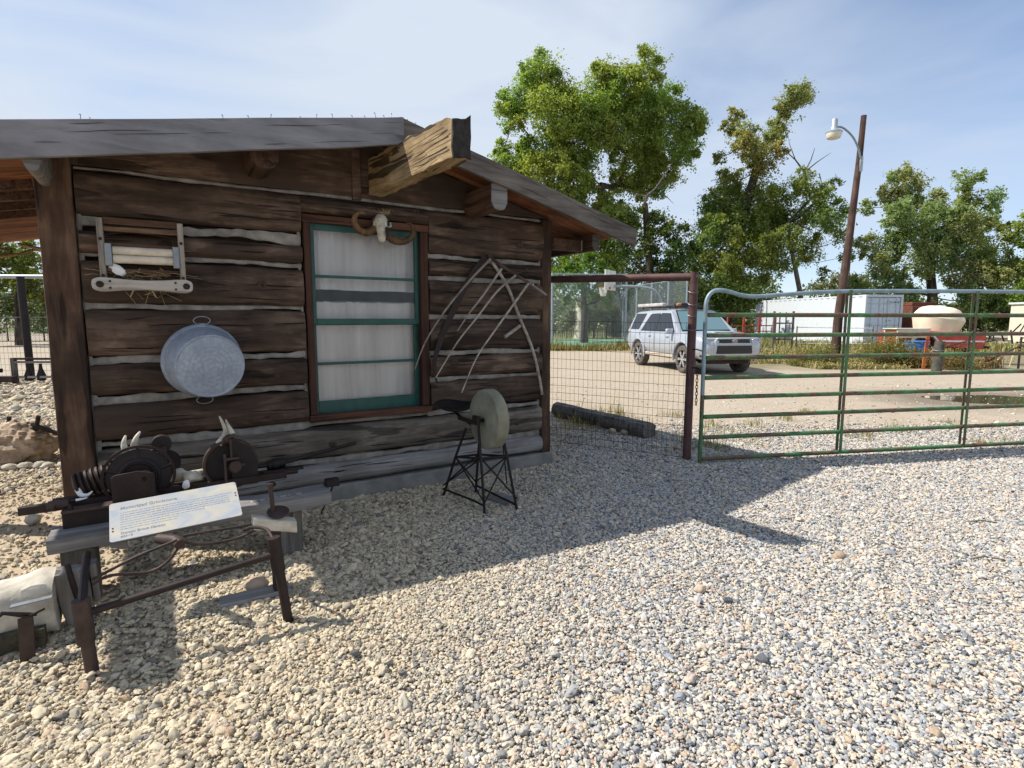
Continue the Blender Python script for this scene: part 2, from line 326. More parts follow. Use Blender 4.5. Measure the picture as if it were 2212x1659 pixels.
# gravel: real stones, one mass
t = NT('gravel_stone'); oi = t.n('ShaderNodeObjectInfo'); rn = oi.outputs['Random']
clean = t.ramp(rn, [(0, (.11, .115, .125)), (.07, (.20, .215, .24)), (.20, (.33, .35, .375)), (.40, (.47, .47, .46)), (.58, (.55, .50, .42)), (.74, (.64, .555, .435)), (.84, (.42, .32, .225)), (.90, (.66, .63, .57)), (.96, (.44, .28, .20)), (1, (.70, .69, .66))])
dusty = t.ramp(rn, [(0, (.16, .15, .14)), (.12, (.34, .295, .22)), (.4, (.50, .42, .285)), (.65, (.59, .495, .34)), (.85, (.64, .545, .39)), (.93, (.42, .29, .18)), (1, (.62, .56, .46))])
sx_ = t.n('ShaderNodeSeparateXYZ', {0: oi.outputs['Location']})
le = t.math('ADD', t.math('ADD', sx_.outputs[0], t.math('MULTIPLY', sx_.outputs[1], -.12)), t.math('MULTIPLY', t.noise(oi.outputs['Location'], .9, 3), .9))
fac = t.n('ShaderNodeMapRange', {0: le, 1: -.75, 2: .75, 3: .95, 4: 0.08}).outputs[0]
oc = t.n('ShaderNodeTexCoord').outputs['Object']
cc = t.mix(fac, clean, dusty)
cc = t.mix(.35, cc, t.mix(1, cc, t.ramp(t.noise(oc, 2.2, 6, .7), [(.3, .45), (.7, 1.25)]), 'MULTIPLY'))
t.set(Base_Color=cc, Roughness=.75); t.b.inputs['Specular IOR Level'].default_value = .3
t.bump(t.noise(oc, 5, 5), .25, .05); M['gravel'] = t.m
def stones(name, pts, scl, label):
    me = bpy.data.meshes.new(name); me.vertices.add(len(pts)); me.vertices.foreach_set('co', pts.astype(np.float32).ravel()); me.update()
    n = len(pts); rot = np.stack([RNG.normal(0, .35, n), RNG.normal(0, .35, n), RNG.uniform(0, 6.28, n)], 1)
    a = me.attributes.new('rot', 'FLOAT_VECTOR', 'POINT'); a.data.foreach_set('vector', rot.astype(np.float32).ravel())
    a = me.attributes.new('scl', 'FLOAT_VECTOR', 'POINT'); a.data.foreach_set('vector', scl.astype(np.float32).ravel())
    a = me.attributes.new('pick', 'INT', 'POINT'); a.data.foreach_set('value', RNG.integers(0, 7, n).astype(np.int32))
    o = bpy.data.objects.new(name, me); COL.objects.link(o); o['kind'] = 'stuff'; o['label'] = label
    ng = bpy.data.node_groups.new(name, 'GeometryNodeTree'); ng.interface.new_socket('Geometry', in_out='INPUT', socket_type='NodeSocketGeometry'); ng.interface.new_socket('Geometry', in_out='OUTPUT', socket_type='NodeSocketGeometry')
    L = ng.links; N = ng.nodes
    gi = N.new('NodeGroupInput'); go = N.new('NodeGroupOutput'); jn = N.new('GeometryNodeJoinGeometry'); iop = N.new('GeometryNodeInstanceOnPoints')
    for k in range(7):
        ico = N.new('GeometryNodeMeshIcoSphere'); ico.inputs['Radius'].default_value = 1; ico.inputs['Subdivisions'].default_value = 3
        ps = N.new('GeometryNodeInputPosition'); ad = N.new('ShaderNodeVectorMath'); ad.operation = 'ADD'; ad.inputs[1].default_value = (k * 7.3, k * 3.1, k * 1.7); L.new(ps.outputs[0], ad.inputs[0])
        nt = N.new('ShaderNodeTexNoise'); nt.inputs['Scale'].default_value = 1.15; nt.inputs['Detail'].default_value = 1.8; L.new(ad.outputs[0], nt.inputs['Vector'])
        sb = N.new('ShaderNodeVectorMath'); sb.operation = 'SUBTRACT'; sb.inputs[1].default_value = (.5, .5, .5); L.new(nt.outputs['Color'], sb.inputs[0])
        ml = N.new('ShaderNodeVectorMath'); ml.operation = 'SCALE'; ml.inputs['Scale'].default_value = 1.65 if k % 2 else 1.3; L.new(sb.outputs[0], ml.inputs[0])
        sp = N.new('GeometryNodeSetPosition'); L.new(ico.outputs[0], sp.inputs[0]); L.new(ml.outputs[0], sp.inputs['Offset'])
        ss = N.new('GeometryNodeSetShadeSmooth'); L.new(sp.outputs[0], ss.inputs[0])
        sm = N.new('GeometryNodeSetMaterial'); sm.inputs['Material'].default_value = M['gravel']; L.new(ss.outputs[0], sm.inputs[0])
        g2 = N.new('GeometryNodeGeometryToInstance'); L.new(sm.outputs[0], g2.inputs[0]); L.new(g2.outputs[0], jn.inputs[0])
    def att(nm, ty):
        x = N.new('GeometryNodeInputNamedAttribute'); x.data_type = ty; x.inputs['Name'].default_value = nm; return x.outputs['Attribute']
    L.new(gi.outputs[0], iop.inputs['Points']); L.new(jn.outputs[0], iop.inputs['Instance']); iop.inputs['Pick Instance'].default_value = True
    L.new(att('pick', 'INT'), iop.inputs['Instance Index']); L.new(att('rot', 'FLOAT_VECTOR'), iop.inputs['Rotation']); L.new(att('scl', 'FLOAT_VECTOR'), iop.inputs['Scale'])
    L.new(iop.outputs[0], go.inputs[0])
    md = o.modifiers.new('stones', 'NODES'); md.node_group = ng
    me.materials.append(M['gravel'])
    return o
def jgrid(x0, x1, y0, y1, s):
    X, Y = np.meshgrid(np.arange(x0, x1, s), np.arange(y0, y1, s)); p = np.stack([X.ravel(), Y.ravel()], 1)
    return p + RNG.uniform(-.48 * s, .48 * s, p.shape)
def local(p):
    ca, sa = math.cos(WANG), math.sin(WANG); d = p - np.array([WO.x, WO.y])
    return d[:, 0] * ca + d[:, 1] * sa, d[:, 0] * sa - d[:, 1] * ca
def vnoise(p, s, seed=0):
    return np.array([noise.noise(Vector((a * s, b * s, seed))) for a, b in p])
P3 = []; S3 = []
for (y0, y1, sp) in ((.75, 3.2, .0114), (3.2, 5.2, .0126), (5.2, 8.2, .0165)):
    xm = y1 * .98 + 1.2
    p = jgrid(-xm, xm, y0, y1, sp)
    p = p[np.abs(p[:, 0]) < p[:, 1] * .98 + 1.2]
    lx, out = local(p)
    keep = ~((lx > -.02) & (lx < 4.16) & (out < .02) & (out > -4.2)) & ~((p[:, 1] > 6.0) & (p[:, 0] < .3))
    leftness = np.clip((-.05 - p[:, 0] + .12 * p[:, 1] - .25) / 1.1, 0, 1)          # coarser, dustier stone towards the left
    cov = 1 - .28 * leftness
    q = leftness > .05
    cg = np.zeros(len(p)); cg[q] = vnoise(p[q], 1.9, 5) + .5 * vnoise(p[q], 6.0, 9)
    cov = np.clip(cov + .75 * cg * leftness, .14, 1)
    cov[(lx < .35) & (out < 1.15)] = .10
    far = p[:, 1] > 6.4
    cov[far] *= np.clip(1 - (p[far, 1] - 6.4) / 1.9, .10, 1)
    keep &= RNG.random(len(p)) < cov
    p = p[keep]; lf_ = leftness[keep]; n = len(p)
    s = np.clip(RNG.lognormal(math.log(.0070), .36, n), .0032, .019)
    sl_ = np.where(RNG.random(n) < .20, RNG.lognormal(math.log(.0145), .28, n), RNG.lognormal(math.log(.0072), .36, n))
    s = (s * (1 - lf_) + sl_ * lf_) * (sp / .0118) ** .75
    asp = np.stack([RNG.uniform(.95, 1.5, n), RNG.uniform(.72, 1.05, n), RNG.uniform(.5, .8, n)], 1)
    z = RNG.uniform(-.012, .003, n) - .004 * lf_ + .005 * np.sin(p[:, 0] * 3.1 + 1) * np.cos(p[:, 1] * 2.3)
    P3.append(np.column_stack([p, z])); S3.append(s[:, None] * asp)
# a few cobbles lying loose, and the second layer
n = 260; p = np.stack([RNG.uniform(-3.2, 5, n), RNG.uniform(1.5, 6, n)], 1); lx, out = local(p); k = (out > .3) | (lx > 4.3); p = p[k]; n = len(p)
P3.append(np.column_stack([p, RNG.uniform(.006, .014, n)])); S3.append((RNG.uniform(.014, .026, n))[:, None] * np.stack([RNG.uniform(1, 1.4, n), RNG.uniform(.8, 1, n), RNG.uniform(.5, .7, n)], 1))
stones('gravel', np.concatenate(P3), np.concatenate(S3), 'mixed grey, white and tan river gravel over the yard')
# cobbly ground seen left of the cabin
p = np.concatenate([jgrid(-9.5, -4.0, 4.1, 9.5, .034), jgrid(-15, -8, 9, 15, .09), jgrid(-4.4, -2.0, 2.4, 4.3, .05)])
lx, out = local(p); k = (lx < -.03) & ((out < -1.6) | (out > .2)) & (np.abs(p[:, 0]) < p[:, 1] * 1.0 + 1.3) & (RNG.random(len(p)) < np.where(out > -1.9, .22, .75)); p = p[k]; n = len(p)
sz = np.clip(RNG.lognormal(math.log(.0135), .45, n), .005, .05) * np.where(p[:, 1] > 9, 2.2, 1)
stones('cobbles', np.column_stack([p, sz * .2 - .012]), sz[:, None] * np.stack([RNG.uniform(1, 1.5, n), RNG.uniform(.8, 1.05, n), RNG.uniform(.45, .75, n)], 1), 'loose tan cobbles on the sandy ground left of the cabin')
# thin stone scatter on the road beyond the gate
p = jgrid(.3, 12, 6.4, 13.5, .055); p = p[(np.abs(p[:, 0]) < p[:, 1] * 1.0) & (RNG.random(len(p)) < np.clip(1.0 - (p[:, 1] - 6.6) / 2.6, .06, 1))]; n = len(p)
sz = np.clip(RNG.lognormal(math.log(.0105), .4, n), .004, .03)
stones('road_stones', np.column_stack([p, np.full(n, -.012)]), sz[:, None] * np.stack([RNG.uniform(1, 1.5, n), RNG.uniform(.8, 1.05, n), RNG.uniform(.4, .7, n)], 1), 'scattered small stones on the dirt road')

# ---------------------------------------------------------------- leaves, trees, weeds
def leaf_quads(cen, size, up=.35, outw=None):
    n = len(cen); nrm = RNG.normal(size=(n, 3)); nrm[:, 2] += up * 1.5
    if outw is not None: nrm += outw * .8
    nrm /= np.linalg.norm(nrm, axis=1)[:, None]
    a = np.cross(nrm, RNG.normal(size=(n, 3))); a /= np.linalg.norm(a, axis=1)[:, None]; b = np.cross(nrm, a)
    s = (size * RNG.uniform(.6, 1.35, n))[:, None]
    V = np.stack([cen - a * s * .5, cen - b * s * .42 + nrm * s * .08, cen + a * s * .62, cen + b * s * .42 + nrm * s * .08], 1).reshape(-1, 3)
    return V, np.arange(4 * n).reshape(-1, 4)
def tree(name, label, base, trunk, clumps, Y, leaf=.17, dens=330, cols=((.05, .10, .02), (.12, .19, .045)), trunk_r=.4, depth=.75, group=None, bark='bark', autumn=None, hide_trunk=False, yspread=2.2, gap=.0):
    # clumps: (px, py, r_px) where each leaf mass stands; limbs are grown from the trunk to every mass
    root = empty(name, label, 'tree', (base.x, base.y, 0), 0, group)
    sc = Y / 1200.0; nodes = []; cs = []
    rs = random.Random(hash(name + label) % 1000 if False else len(label) * 31 + len(clumps))
    tp = [Vector(p) for p in trunk]
    for px, py, r in clumps:
        c = at(px, py, Y); R_ = r * sc; c.y += rs.uniform(-1, 1) * yspread; cs.append((c, R_))
    # limb graph
    par = [-1] + list(range(len(tp) - 1)); nd = list(tp)
    order = sorted(range(len(cs)), key=lambda i: (cs[i][0] - tp[-1]).length)
    for i in order:
        c, R_ = cs[i]; best = min(range(1 if len(nd) > 1 else 0, len(nd)), key=lambda j: (nd[j] - c).length + max(0, nd[j].z - c.z) * 1.5)
        a = nd[best]; m = a.lerp(c, .5) + Vector((rs.uniform(-.1, .1), rs.uniform(-.1, .1), -.08 * (a - c).length)); nd.append(m); par.append(best); nd.append(c); par.append(len(nd) - 2)
    w = [1.0] * len(nd)
    for i in range(len(nd) - 1, 0, -1): w[par[i]] += w[i]
    rad = [max(.018, min(trunk_r * .5, trunk_r * .66 * (x / w[0]) ** .55)) for x in w]
    mb = MB(); tb = MB()
    tb.tube([p - root.location for p in tp], [trunk_r * (1.25 if i == 0 else 1 - .35 * i / max(1, len(tp) - 1)) for i in range(len(tp))], 10)
    tr = tb.build('trunk', M[bark], root)
    for i in range(len(tp), len(nd)):
        a, b = nd[par[i]], nd[i]
        mb.tube([a - root.location, a.lerp(b, .5) - root.location + Vector((rs.uniform(-.06, .06), 0, rs.uniform(-.06, .06))), b - root.location], [min(rad[i] * 1.15, rad[par[i]]), rad[i], rad[i] * .85], 6, cap=False)
        if rs.random() < .8:
            for _ in range(2):
                e = b + Vector((rs.uniform(-1, 1), rs.uniform(-1, 1), rs.uniform(-.4, 1))) * .8
                mb.tube([b - root.location, e - root.location], [rad[i] * .6, .012], 5, cap=False)
    if mb.v: mb.build('limbs', M['bark'], root, kind='stuff')
    VV = []; TT = []
    for ci, (c, R0) in enumerate(cs):
        kids = [(c, R0 * 1.0, .58)]
        for _ in range(5):              # smaller shoots break the outline of every mass
            d3 = Vector((rs.gauss(0, 1), rs.gauss(0, .8), rs.gauss(.35, 1))).normalized(); kids.append((c + d3 * R0 * rs.uniform(.75, 1.15), R0 * rs.uniform(.22, .46), .12))
        N0 = 4.6 * dens * max(.2, R0 * R0)
        lo, hi = cols
        if autumn and clumps[ci][1] < autumn[0]: lo, hi = autumn[1], autumn[2]
        hue = rs.uniform(.85, 1.2)
        for c2, R_, fr_ in kids:
            n = max(12, int(N0 * fr_)); k = max(6, n // 24)
            d = RNG.normal(size=(k, 3)); d /= np.linalg.norm(d, axis=1)[:, None]; rr = RNG.uniform(.2, 1, k) ** .5
            sub = d * rr[:, None] * np.array([R_, R_ * depth, R_ * 1.05]); sub *= (1 + .25 * RNG.normal(size=(k, 1)))
            pick = RNG.integers(0, k, n); off = RNG.normal(0, 1, (n, 3)) * np.array([.22, .22, .20]) * min(1.0, R_ * .7 + .2)
            cen = sub[pick] + off + np.array(c2) - np.array(root.location)
            V, _ = leaf_quads(cen, leaf * .76, .3, d[pick]); VV.append(V)
            m = RNG.uniform(0, 1, k)[pick] * .5 + RNG.uniform(0, 1, n) * .5
            col = (np.array(lo)[None] * (1 - m[:, None]) + np.array(hi)[None] * m[:, None]) * np.array((hue, 1, 1))
            y = RNG.random(n) < .012; col[y] = np.array((.32, .24, .04))
            TT.append(np.repeat(col, 4, 0))
    V = np.concatenate(VV); me = npmesh('crown', V, np.arange(len(V)).reshape(-1, 4), np.concatenate(TT))
    link(me, 'crown', M['leaf'], root, smooth=0)
    return root
def weeds(name, label, pts, h, w, cols, lean=.5, per=6, spread=.06, leafy=0):
    # blades in tufts: pts (n,2)
    n = len(pts) * per; c = np.repeat(pts, per, 0) + RNG.normal(0, spread, (n, 2)); hh = h * RNG.lognormal(0, .4, n) * np.repeat(np.clip(.85 + 1.1 * vnoise(pts, .7, 11), .3, 1.8), per)
    th = RNG.uniform(0, 6.28, n); ln = np.abs(RNG.normal(0, lean, n)) * hh; wd = w * RNG.uniform(.6, 1.4, n)
    dxy = np.stack([np.cos(th), np.sin(th)], 1); pr = np.stack([-dxy[:, 1], dxy[:, 0]], 1)
    b0 = np.column_stack([c - pr * wd[:, None] / 2, np.full(n, -.02)]); b1 = np.column_stack([c + pr * wd[:, None] / 2, np.full(n, -.02)])
    mid_ = c + dxy * (ln * .35)[:, None]; m0 = np.column_stack([mid_ - pr * wd[:, None] * .4, hh * .55]); m1 = np.column_stack([mid_ + pr * wd[:, None] * .4, hh * .55])
    tp = np.column_stack([c + dxy * ln[:, None], hh])
    V = np.stack([b0, b1, m1, m0, tp, tp], 1).reshape(-1, 3); i = np.arange(n)[:, None] * 6
    F = np.concatenate([i + np.array([[0, 1, 2, 3]]), i + np.array([[3, 2, 4, 5]])])
    # second quad ends in a point
    V[5::6] += np.column_stack([pr * .002, np.zeros(n)])
    m = RNG.random((n, 1)); k = RNG.integers(0, len(cols), n); col = np.array([cols[j][0] for j in k]) * (1 - m) + np.array([cols[j][1] for j in k]) * m
    T = np.repeat(col, 6, 0)
    if leafy:
        q = RNG.integers(0, n, leafy); tt = RNG.uniform(.3, 1, leafy)[:, None]; cen = np.column_stack([c[q] + dxy[q] * ln[q][:, None] * tt, hh[q][:, None] * tt]) + RNG.normal(0, .03, (leafy, 3))
        V2, F2 = leaf_quads(cen, .05, .4); F = np.concatenate([F, F2 + len(V)]); V = np.concatenate([V, V2]); T = np.concatenate([T, np.repeat(col[q], 4, 0)])
    me = npmesh(name, V, F, T); o = link(me, name, M['weed'], None, smooth=0); o['kind'] = 'stuff'; o['label'] = label
    return o
def ground_at(px, py):
    u, v = (px - 1106) / 1200, (py - 829.5) / 1200
    d = Vector((u, math.cos(PITCH) - v * math.sin(PITCH), -math.sin(PITCH) - v * math.cos(PITCH)))
    return Vector((0, 0, CAM_H)) + d * (-CAM_H / d.z)
def up(px, Y, *ys): return [Vector((at(px[i] if hasattr(px, '__len__') else px, y, Y).x, Y, max(-.05, at(1106, y, Y).z))) for i, y in enumerate(ys)]

G1 = ((.12, .18, .04), (.38, .46, .115)); G2 = ((.09, .135, .034), (.31, .375, .10)); G3 = ((.16, .215, .085), (.37, .43, .21))
b = at(1332, 740, 50)
tree('cottonwood_tree', 'tallest broad green cottonwood rising behind the cabin roof', Vector((b.x, 50, 0)), [(b.x, 50, -.1), at(1322, 590, 50), at(1312, 480, 50), at(1296, 400, 50)],
     [(1168, 165, 34), (1150, 160, 22), (1190, 210, 45), (1130, 205, 38), (1105, 235, 28), (1085, 250, 14), (1120, 280, 14), (1200, 270, 52), (1255, 245, 45), (1300, 170, 24), (1295, 215, 50), (1345, 185, 36), (1385, 175, 34), (1400, 225, 48), (1340, 265, 55), (1430, 220, 30), (1400, 300, 52), (1450, 285, 50), (1487, 275, 22), (1470, 330, 34), (1445, 370, 32), (1405, 355, 34), (1355, 330, 30), (1250, 310, 50), (1180, 320, 42), (1130, 345, 36), (1088, 320, 20), (1105, 385, 34), (1155, 395, 42), (1200, 370, 34), (1195, 430, 36), (1160, 445, 36), (1245, 445, 30), (1300, 450, 22), (1310, 485, 34), (1345, 445, 22), (1255, 490, 32), (1345, 500, 34), (1425, 410, 18), (1225, 530, 30), (1120, 415, 34), (1085, 360, 22), (1215, 480, 34), (1235, 405, 34), (1262, 360, 30), (1345, 390, 28), (1395, 395, 30), (1180, 480, 34), (1275, 530, 32), (1320, 550, 30), (1270, 280, 40), (1310, 310, 30)], 50, leaf=.22, dens=360, cols=G1, trunk_r=.6)
b = at(1560, 740, 48)
tree('tall_tree', 'tall tree with thinning olive brown top left of the lamp pole', Vector((b.x, 48, 0)), [(b.x, 48, -.1), at(1585, 560, 48), at(1610, 450, 48), at(1632, 372, 48), at(1652, 312, 48)],
     [(1735, 203, 20), (1757, 192, 12), (1708, 225, 24), (1683, 235, 22), (1690, 272, 24), (1668, 300, 18), (1598, 243, 16), (1588, 268, 18), (1606, 296, 22), (1618, 335, 28), (1578, 330, 20), (1640, 362, 28), (1672, 335, 18), (1592, 382, 26), (1548, 345, 12), (1535, 488, 22), (1555, 430, 28), (1600, 430, 38), (1650, 430, 42), (1560, 480, 42), (1620, 490, 46), (1680, 480, 42), (1515, 520, 36), (1580, 550, 46), (1640, 560, 42), (1540, 590, 38), (1600, 615, 34), (1500, 570, 26), (1680, 560, 26)], 48, leaf=.19, dens=400, cols=G2, trunk_r=.44, autumn=(378, (.16, .17, .055), (.37, .37, .16)))
b = at(1738, 740, 47)
t4 = tree('leaning_tree', 'slim leaning pale trunk tree with bare dead top beside the lamp pole', Vector((b.x, 47, 0)), [(b.x, 47, -.1), at(1728, 630, 47), at(1712, 550, 47), at(1702, 480, 47)],
     [(1722, 398, 22), (1755, 385, 16), (1700, 430, 30), (1745, 440, 30), (1792, 412, 18), (1805, 395, 11), (1770, 480, 34), (1802, 448, 20), (1820, 480, 18), (1780, 530, 28), (1750, 520, 24), (1822, 510, 16), (1800, 560, 15), (1787, 592, 13), (1690, 520, 26), (1705, 478, 26), (1730, 470, 24), (1690, 570, 20)], 47, leaf=.18, dens=330, cols=G2, trunk_r=.22, bark='paleb')
mb = MB()
def dpath(Y, *pp): return [at(x, y, Y) - t4.location for x, y in pp]
for q, r in ((dpath(47, (1702, 480), (1752, 430), (1738, 372), (1718, 345), (1692, 322)), (.12, .11, .08, .05, .02)), (dpath(47, (1738, 372), (1752, 345), (1760, 320)), (.06, .04, .015)), (dpath(47, (1738, 372), (1765, 350), (1795, 330)), (.06, .04, .012)), (dpath(47, (1740, 385), (1770, 375), (1793, 472)), (.06, .04, .012)), (dpath(47, (1718, 345), (1705, 310), (1703, 295)), (.04, .02, .01))): mb.tube(q, r, 6)
mb.build('dead_branch', M['deadw'], t4)
b = at(1405, 740, 44)
t3 = tree('dark_tree', 'dark green tree with bare crooked top in the shade beside the cottonwood', Vector((b.x, 44, 0)), [(b.x, 44, -.1), at(1404, 590, 44), at(1398, 500, 44), at(1393, 440, 44)],
     [(1365, 470, 26), (1422, 480, 26), (1450, 505, 26), (1400, 525, 32), (1462, 560, 34), (1380, 570, 34), (1430, 590, 34), (1340, 545, 30), (1330, 600, 30), (1480, 610, 26)], 44, leaf=.2, dens=300, cols=((.035, .06, .016), (.12, .165, .042)), trunk_r=.34)
mb = MB()
for q, r in (([at(1393, 440, 44), at(1395, 425, 44), at(1415, 408, 44), at(1440, 372, 44), at(1452, 352, 44)], (.13, .11, .08, .04, .015)), ([at(1415, 408, 44), at(1445, 392, 44), at(1472, 380, 44)], (.06, .04, .012)), ([at(1395, 425, 44), at(1378, 420, 44), at(1362, 416, 44)], (.06, .04, .012)), ([at(1410, 415, 44), at(1440, 425, 44), at(1455, 440, 44)], (.04, .03, .012))): mb.tube([p - t3.location for p in q], r, 6)
mb.build('dead_branch', M['deadw'], t3)
b = at(2012, 740, 46)
t5 = tree('broad_tree', 'wide pale green tree behind the white tank, right of the lamp pole', Vector((b.x, 46, 0)), [(b.x, 46, -.1), at(2014, 640, 46), at(2008, 570, 46), at(1995, 500, 46)],
     [(1930, 380, 9), (1962, 388, 22), (1987, 362, 16), (2002, 388, 24), (2055, 398, 20), (2086, 393, 11), (1940, 420, 24), (1980, 430, 30), (2030, 440, 30), (2070, 438, 20), (2102, 440, 20), (2122, 423, 11), (1890, 480, 20), (1920, 470, 26), (1960, 490, 34), (2010, 500, 40), (2060, 500, 36), (2110, 490, 30), (2142, 470, 16), (1880, 530, 24), (1920, 540, 34), (1970, 560, 36), (2030, 560, 40), (2090, 560, 40), (2140, 540, 30), (1900, 590, 26), (1950, 610, 28), (2080, 610, 36), (2130, 600, 32), (2060, 650, 28), (2110, 660, 30), (1990, 640, 28), (1930, 650, 28), (1905, 440, 16), (2045, 470, 26), (2125, 455, 14), (1945, 520, 26), (2060, 540, 30), (1880, 570, 22), (2050, 600, 30), (2150, 580, 24), (1880, 620, 24)], 46, leaf=.20, dens=350, cols=G3, trunk_r=.42)
mb = MB()
for k in range(9):
    a = at(2095 + random.uniform(-50, 50), 520 + random.uniform(-40, 90), 44); e = a + Vector((random.uniform(.8, 2), -.5, random.uniform(-1.6, .4)))
    mb.tube([a - t5.location, a.lerp(e, .5) + Vector((0, 0, .25)) - t5.location, e - t5.location], (.05, .03, .012), 5)
mb.build('bare_twigs', M['paleb'], t5)
b = at(2235, 740, 43)
tree('edge_tree', 'green tree cut by the right edge of the picture', Vector((b.x, 43, 0)), [(b.x, 43, -.1), at(2238, 640, 43), at(2235, 560, 43)],
     [(2185, 515, 26), (2205, 485, 22), (2222, 540, 40), (2190, 585, 32), (2240, 600, 46), (2200, 640, 36), (2252, 505, 44), (2280, 560, 50), (2175, 655, 26)], 43, leaf=.19, dens=300, cols=G1, trunk_r=.4)
b = at(1262, 740, 37)
tree('low_tree', 'low bright green tree under the cabin eave behind the basketball hoop', Vector((b.x, 37, 0)), [(b.x, 37, -.1), at(1262, 660, 37), at(1258, 610, 37)],
     [(1212, 570, 22), (1240, 560, 22), (1240, 592, 24), (1272, 580, 24), (1302, 592, 22), (1222, 622, 28), (1280, 622, 28), (1195, 600, 26), (1310, 640, 20)], 37, leaf=.19, dens=330, cols=((.07, .12, .02), (.20, .28, .05)), trunk_r=.22)
b = at(48, 740, 34)
tree('yard_tree', 'green tree seen through the gap left of the cabin corner post', Vector((b.x, 34, 0)), [(b.x, 34, -.1), at(42, 640, 34), at(45, 580, 34)],
     [(10, 560, 30), (50, 552, 30), (88, 560, 30), (20, 610, 35), (70, 615, 35), (102, 630, 30), (-40, 580, 60), (130, 580, 40), (-30, 650, 40)], 34, leaf=.19, dens=300, cols=((.05, .08, .02), (.16, .19, .04)), trunk_r=.3)
def bush(name, label, items, Y, leaf, dens, cols, group=None):
    root = empty(name, label, 'shrub', (at(items[0][0], 740, Y).x, Y, 0), 0, group)
    VV = []; TT = []; mb = MB()
    for px, py, r in items:
        c = at(px, py, Y); R_ = r * Y / 1200 * 1.1; n = int(3.0 * dens * max(.2, R_ * R_)); k = max(6, n // 18)
        d = RNG.normal(size=(k, 3)); d /= np.linalg.norm(d, axis=1)[:, None]; sub = d * (RNG.uniform(.3, 1, k) ** .6)[:, None] * R_ * (1 + .2 * RNG.normal(size=(k, 1)))
        pick = RNG.integers(0, k, n); cen = sub[pick] + RNG.normal(0, .16, (n, 3)) + np.array(c) - np.array(root.location)
        cen[:, 2] = np.maximum(cen[:, 2], .03); V, _ = leaf_quads(cen, leaf, .3, d[pick]); VV.append(V)
        m = (RNG.random(k)[pick] * .5 + RNG.random(n) * .5)[:, None]; TT.append(np.repeat(np.array(cols[0]) * (1 - m) + np.array(cols[1]) * m, 4, 0))
        mb.tube([(c.x - root.location.x, 0, -.02), (c.x - root.location.x, c.y - root.location.y, c.z)], (.05, .02), 5)
    V = np.concatenate(VV); link(npmesh('foliage', V, np.arange(len(V)).reshape(-1, 4), np.concatenate(TT)), 'foliage', M['leaf'], root, smooth=0); mb.build('stem', M['deadw'], root, kind='stuff')
    return root
bush('silver_shrub', 'big silvery grey shrub behind the basketball hoop', [(1245, 665, 26), (1285, 655, 26), (1310, 675, 24), (1265, 690, 24), (1225, 690, 22), (1325, 695, 20)], 46, .16, 330, ((.13, .15, .11), (.30, .33, .25)))
bush('dark_shrub', 'dark green undergrowth behind the chain link corner', [(1350, 660, 24), (1385, 650, 24), (1420, 655, 24), (1350, 700, 22), (1400, 700, 22), (1455, 660, 24), (1440, 700, 24)], 47, .18, 260, ((.035, .06, .018), (.10, .14, .04)))
bush('green_shrub', 'leafy green shrubs behind the parked car', [(1490, 620, 28), (1520, 650, 28), (1555, 625, 28), (1590, 650, 26), (1490, 670, 26), (1550, 680, 26), (1620, 640, 24)], 41, .18, 280, ((.04, .075, .018), (.14, .18, .045)))
bush('hedge_shrub', 'dark bushes between the white container and the right edge', [(1990, 690, 24), (2030, 680, 26), (2070, 690, 26), (2110, 690, 26), (2150, 690, 26), (2190, 685, 26), (2225, 690, 30), (2130, 650, 24)], 41, .18, 300, ((.025, .045, .014), (.10, .13, .035)))
bush('tree_mass', 'dense green tree mass between the cottonwood and the tall tree', [(1340, 600, 34), (1390, 610, 34), (1440, 600, 34), (1480, 560, 32), (1500, 610, 36), (1360, 650, 34), (1420, 650, 34), (1470, 650, 34), (1540, 640, 36), (1590, 620, 36), (1640, 630, 34), (1590, 670, 34)], 54, .17, 200, ((.05, .08, .022), (.17, .22, .06)))
bush('pole_shrub', 'small grey green bushes in the gap beside the lamp pole', [(1765, 625, 14), (1790, 618, 14), (1815, 600, 16), (1835, 615, 20), (1860, 610, 20)], 52, .16, 320, ((.12, .13, .075), (.26, .26, .15)))
bush('left_shrub', 'dull green scrub behind the fence left of the cabin', [(10, 660, 28), (50, 665, 26), (90, 670, 26), (-20, 690, 26)], 40, .18, 260, ((.05, .07, .03), (.13, .15, .07)))
bush('rabbitbrush', 'rounded olive brown bush right of the lamp pole base', [(1895, 762, 26), (1930, 755, 26), (1960, 768, 22), (1915, 785, 20), (1950, 790, 18)], 18.2, .05, 2600, ((.10, .09, .025), (.30, .26, .085)))
bush('rabbitbrush', 'small green weed bush left of the lamp pole base', [(1760, 780, 16), (1785, 775, 14), (1735, 785, 12)], 18.6, .05, 2600, ((.09, .10, .03), (.26, .25, .08)))
bush('rabbitbrush', 'tangled tan weed bush right of the round post', [(2065, 780, 20), (2090, 785, 18), (2045, 792, 12)], 17.4, .045, 2400, ((.13, .09, .04), (.33, .25, .12)))
